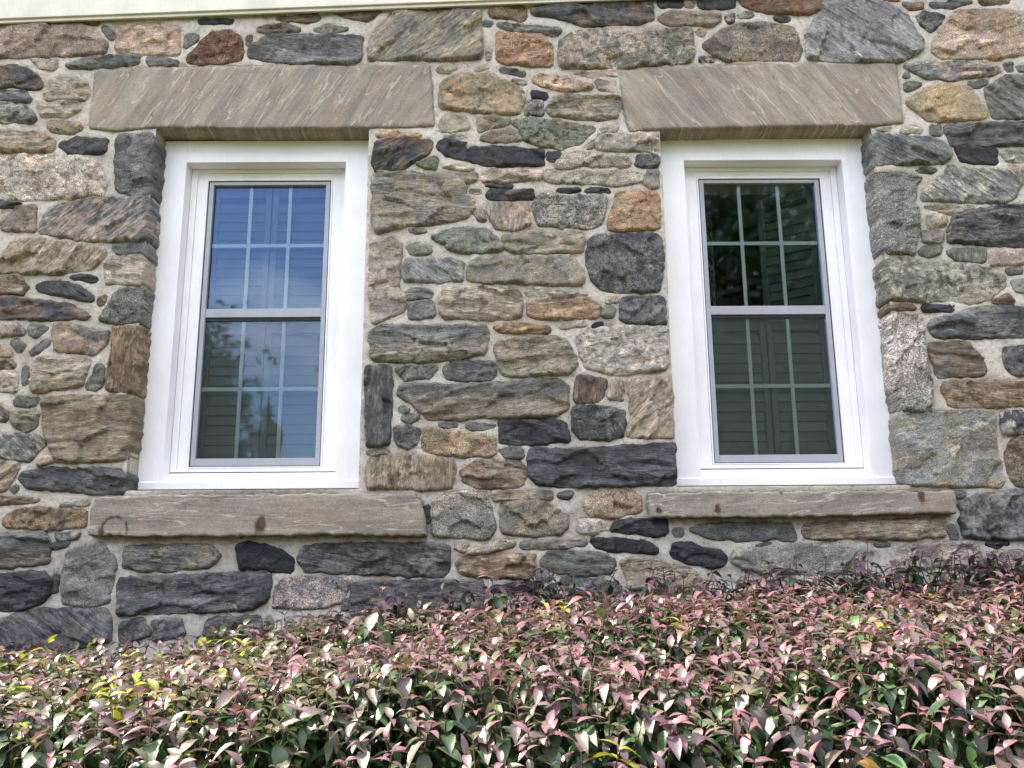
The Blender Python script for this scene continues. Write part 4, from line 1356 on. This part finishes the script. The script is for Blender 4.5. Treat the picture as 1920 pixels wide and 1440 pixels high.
LP = np.array(LP); LD = np.array(LD); LU = np.array(LU); LL = np.array(LL); LC = np.array(LC); LK = np.array(LK)
ax = LD
az = LU - (LU * ax).sum(1, keepdims=True) * ax
az /= np.linalg.norm(az, axis=1, keepdims=True) + 1e-9
ay = np.cross(az, ax)
TV = np.array([t_[0] for t_ in TEMPL])[LK]                     # n,14,3
WV = LP[:, None, :] + (TV[..., 0:1] * ax[:, None] + TV[..., 1:2] * ay[:, None] + TV[..., 2:3] * az[:, None]) * LL[:, None, None]
nl = len(LP)
# keep leaves out of the wall
ok = WV[..., 1].max(1) < -0.03
LP, LD, LL, LC, LK, WV, ax, ay, az = (a[ok] for a in (LP, LD, LL, LC, LK, WV, ax, ay, az))
nl = len(LP)
# the 300 leaves that show largest become parts of their own
rel = WV - np.array(EYE)
dep = rel @ np.array(F)
uu = (rel @ np.array(RR)) / dep * 1653 + 960
vv = 720 - (rel @ np.array(UU)) / dep * 1653
cell = 8
iu = np.clip((uu / cell).astype(int), -1, 240); iv = np.clip((vv / cell).astype(int), -1, 180)
valid = (iu >= 0) & (iu < 240) & (iv >= 0) & (iv < 180) & (dep > .2)
key = np.where(valid, iv * 240 + iu, 240 * 180)
zb = np.full(240 * 180 + 1, 99.0)
np.minimum.at(zb, key.ravel(), dep.ravel())
vis = (valid & (dep < zb[key] + 0.012)).sum(1)
e1 = np.stack([uu, vv], -1)
tri2 = e1[:, LTRI]
area2 = np.abs((tri2[:, :, 1, 0] - tri2[:, :, 0, 0]) * (tri2[:, :, 2, 1] - tri2[:, :, 0, 1]) - (tri2[:, :, 1, 1] - tri2[:, :, 0, 1]) * (tri2[:, :, 2, 0] - tri2[:, :, 0, 0])).sum(1) * 0.5
score = area2 * vis
pick = np.argsort(-score)[:300]
mask = np.ones(nl, bool); mask[pick] = False
V = WV[mask].reshape(-1, 3)
T = (LTRI[None] + (np.arange(mask.sum()) * 14)[:, None, None]).reshape(-1, 3)
me = mesh_np("foliage", V - np.array([0, -1.25, 0]), T)
attr_col(me, "leafcol", (LC[mask][:, None, :] * VCOL[None]).reshape(-1, 3))
fo = new_obj("foliage", me, M_LEAF, hedge, smooth=True)
fo["kind"] = "stuff"
palette = {}
for i in pick:
    key_ = (int(LK[i]), tuple(np.round(LC[i] / 0.035).astype(int)))
    if key_ not in palette:
        m_ = mesh_np("leaf", TEMPL[LK[i]][0], LTRI)
        attr_col(m_, "leafcol", LC[i][None] * VCOL)
        m_.materials.append(M_LEAF)
        m_.polygons.foreach_set('use_smooth', np.ones(len(m_.polygons), bool))
        palette[key_] = m_
    o = bpy.data.objects.new("leaf", palette[key_])
    COL.objects.link(o)
    o.parent = hedge
    p = LP[i] - np.array([0, -1.25, 0])
    s = LL[i]
    o.matrix_local = Matrix(((ax[i][0] * s, ay[i][0] * s, az[i][0] * s, p[0]), (ax[i][1] * s, ay[i][1] * s, az[i][1] * s, p[1]), (ax[i][2] * s, ay[i][2] * s, az[i][2] * s, p[2]), (0, 0, 0, 1)))
tw = new_obj("twigs", mesh_np("twigs", np.array(twigV) - np.array([0, -1.25, 0]), twigF), M_TWIG, hedge, smooth=True)
tw["kind"] = "stuff"
for i in range(44):
    x = -3.15 + 6.3 * i / 43 + rng.uniform(-.06, .06); y = rng.uniform(-1.85, -0.55)
    x2 = x + rng.normal(0, .14); y2 = y + rng.normal(0, .14)
    v, f = tube_np([(x, y + 1.25, 0.0), ((x + x2) / 2 + .02, (y + y2) / 2 + 1.25, 0.55), (x2, y2 + 1.25, float(ztop(np.array([x2]), np.array([y2]))[0]) - .16)], [0.014, 0.010, 0.005], 6)
    new_obj("stem", mesh_np("stem", v, f), M_TWIG, hedge, smooth=True)

# ---------------------------------------------------------------- things across the lawn that the panes mirror, and trees added to block low sky
def make_tree(name, label, loc, height, crown_c, crown_r, nclump, nleaf, cols, leaf=0.16, seed=1, trunk_r=0.2):
    t = empty(name, label, "tree", loc)
    r = np.random.default_rng(seed)
    v, f = tube_np([(0, 0, 0), (0.05, 0.03, height * .3), (-0.06, 0.05, height * .6), (0.03, 0, height * .92)], [trunk_r, trunk_r * .75, trunk_r * .5, trunk_r * .12], 10)
    tr_ = new_obj("trunk", mesh_np("trunk", v, f), M_BARK, t, smooth=True)
    cc = np.array(crown_c); cr = np.array(crown_r)
    d = r.normal(size=(nclump, 3)); d /= np.linalg.norm(d, axis=1, keepdims=True)
    cl = cc + d * cr * (r.random((nclump, 1)) ** 0.45)
    for c in cl[:14]:
        z0 = min(max(c[2] - 1.6, height * .22), height * .8)
        v, f = tube_np([(0, 0, z0), tuple(np.array([0, 0, z0]) * .45 + c * .55 + np.array([0, 0, -.1])), tuple(c)], [trunk_r * .35, trunk_r * .2, trunk_r * .05], 6)
        new_obj("limb", mesh_np("limb", v, f), M_BARK, t, smooth=True)
    ci = r.integers(0, nclump, nleaf)
    P = cl[ci] + r.normal(0, 1, (nleaf, 3)) * cr.mean() * 0.17
    a = r.normal(size=(nleaf, 3)); a /= np.linalg.norm(a, axis=1, keepdims=True)
    b = np.cross(a, r.normal(size=(nleaf, 3))); b /= np.linalg.norm(b, axis=1, keepdims=True)
    s = r.uniform(.6, 1.3, (nleaf, 1)) * leaf
    V = np.stack([P - a * s, P + b * s * .5, P + a * s, P - b * s * .5], 1).reshape(-1, 3)
    me = mesh_np("crown", V, np.arange(nleaf * 4).reshape(-1, 4))
    C = np.array([lin(*c) for c in cols])[r.integers(0, len(cols), nleaf)] * r.uniform(.7, 1.3, (nleaf, 1))
    attr_col(me, "leafcol", np.repeat(C, 4, 0))
    o = new_obj("crown", me, M_TREELEAF, t)
    o["kind"] = "stuff"
    return t


GR = [(52, 78, 36), (66, 92, 44), (40, 62, 32), (84, 98, 46)]
AU = [(92, 96, 44), (128, 104, 52), (74, 92, 44), (138, 92, 50)]
make_tree("maple_tree", "tall dense dark green tree mirrored in the window without sky", (5.9, -15.5, 0), 12.5, (0, 0, 6.6), (3.6, 3.2, 5.2), 200, 80000, [(78, 106, 56), (92, 118, 66), (62, 88, 48), (118, 104, 66)], 0.11, 21, 0.28)
make_tree("oak_tree", "broad green tree mirrored beside the lamp in the sky-reflecting window", (-9.35, -16.5, 0), 8.9, (0, 0, 4.7), (3.0, 2.6, 3.3), 120, 42000, GR, 0.12, 22, 0.24)
make_tree("birch_tree", "slender tree with yellowing leaves mirrored at the edge of the sky-reflecting window", (-3.3, -17.0, 0), 8.2, (0, 0, 5.4), (0.95, 1.1, 2.5), 40, 6500, AU, 0.12, 23, 0.13)

wr = np.random.default_rng(51)  # belt of trees added to block horizon light and deepen contact shadows
nw = 26000
th = wr.uniform(math.radians(182), math.radians(358), nw)
rad = wr.uniform(34, 46, nw)
hx = np.cos(th) * rad; hy = np.sin(th) * rad
top = 4.2 + 10.0 * np.abs(np.cos(th)) ** 1.5 + 3.5 * fbm(np.c_[th * 14, th * 0, th * 0 + 2.0], 3)
hz = top * wr.random(nw) ** 0.7
pw = np.stack([hx, hy, hz], 1)
aw = wr.normal(size=(nw, 3)); aw /= np.linalg.norm(aw, axis=1, keepdims=True)
bw = np.cross(aw, wr.normal(size=(nw, 3))); bw /= np.linalg.norm(bw, axis=1, keepdims=True)
sw = wr.uniform(.5, 1.1, (nw, 1))
me = mesh_np("sky_blocking_trees", np.stack([pw - aw * sw, pw + bw * sw * .6, pw + aw * sw, pw - bw * sw * .6], 1).reshape(-1, 3), np.arange(nw * 4).reshape(-1, 4))
attr_col(me, "leafcol", np.repeat(np.array([lin(*c) for c in GR])[wr.integers(0, 4, nw)], 4, 0))
wo = new_obj("sky_blocking_trees", me, M_TREELEAF)
wo["kind"] = "stuff"
wo["label"] = "distant belt of green trees added to block the low sky light"
wo["category"] = "sky_blocking_trees"

lamp = empty("lamp_post", "dark iron lantern on a slim post mirrored in the lower sash of a window", "lamp post", (-2.42, -4.7, 0))


def lathe(name, prof, mat, parent, sides=8):
    bm = bmesh.new()
    rings = []
    for r_, z in prof:
        rings.append([bm.verts.new((r_ * math.cos(2 * math.pi * (s + .5) / sides), r_ * math.sin(2 * math.pi * (s + .5) / sides), z)) for s in range(sides)])
    for a, b in zip(rings[:-1], rings[1:]):
        for s in range(sides):
            bm.faces.new((a[s], a[(s + 1) % sides], b[(s + 1) % sides], b[s]))
    bm.faces.new(list(reversed(rings[0]))); bm.faces.new(rings[-1])
    return bm_obj(name, bm, mat, parent)


lathe("post", [(0.11, 0), (0.11, 0.12), (0.06, 0.22), (0.045, 0.4), (0.035, 2.45), (0.06, 2.50), (0.06, 2.54), (0.035, 2.56)], M_IRON, lamp, 12)
lb = lathe("lantern_body", [(0.085, 2.58), (0.10, 2.60), (0.165, 3.02), (0.15, 3.03)], M_LAMPGLASS, lamp, 6)
for s in range(6):
    t_ = 2 * math.pi * (s + .5) / 6
    v, f = tube_np([(0.102 * math.cos(t_), 0.102 * math.sin(t_), 2.60), (0.168 * math.cos(t_), 0.168 * math.sin(t_), 3.02)], [0.009, 0.009], 5)
    new_obj("glazing_bar", mesh_np("glazing_bar", v, f), M_IRON, lb)
lr = lathe("lantern_roof", [(0.175, 3.032), (0.18, 3.045), (0.12, 3.14), (0.045, 3.20), (0.03, 3.22), (0.085, 3.235), (0.03, 3.28), (0.03, 3.29), (0.055, 3.30), (0.02, 3.34)], M_IRON, lamp, 12)
lathe("finial", [(0.012, 3.341), (0.024, 3.365), (0.012, 3.385), (0.004, 3.43)], M_IRON, lr, 10)

# one dry tan leaf lying on the hedge
V, T = leaf_template(0.12, 0.35)
bm = bmesh.new()
for ang, s in ((0, 1.0), (0.8, .78), (-0.8, .78), (1.7, .45), (-1.7, .45)):
    vs_ = [bm.verts.new((math.cos(ang) * p[0] * s - math.sin(ang) * p[1] * s * 1.3, math.sin(ang) * p[0] * s + math.cos(ang) * p[1] * s * 1.3, p[2] * s + 0.01 * abs(ang))) for p in V]
    for t_ in T:
        bm.faces.new([vs_[i] for i in t_])
me = bpy.data.meshes.new("fallen_leaf"); bm.to_mesh(me); bm.free()
attr_col(me, "leafcol", np.repeat(np.array([lin(196, 158, 96)]), len(me.vertices), 0))
fl = new_obj("fallen_leaf", me, M_LEAF, None, (0.70, -1.98, 1.235), smooth=True)
fl.scale = (0.055, 0.055, 0.055)
fl.rotation_euler = (0.9, -0.2, 2.0)
fl["label"] = "dry tan lobed leaf caught on top of the hedge"
fl["category"] = "leaf"
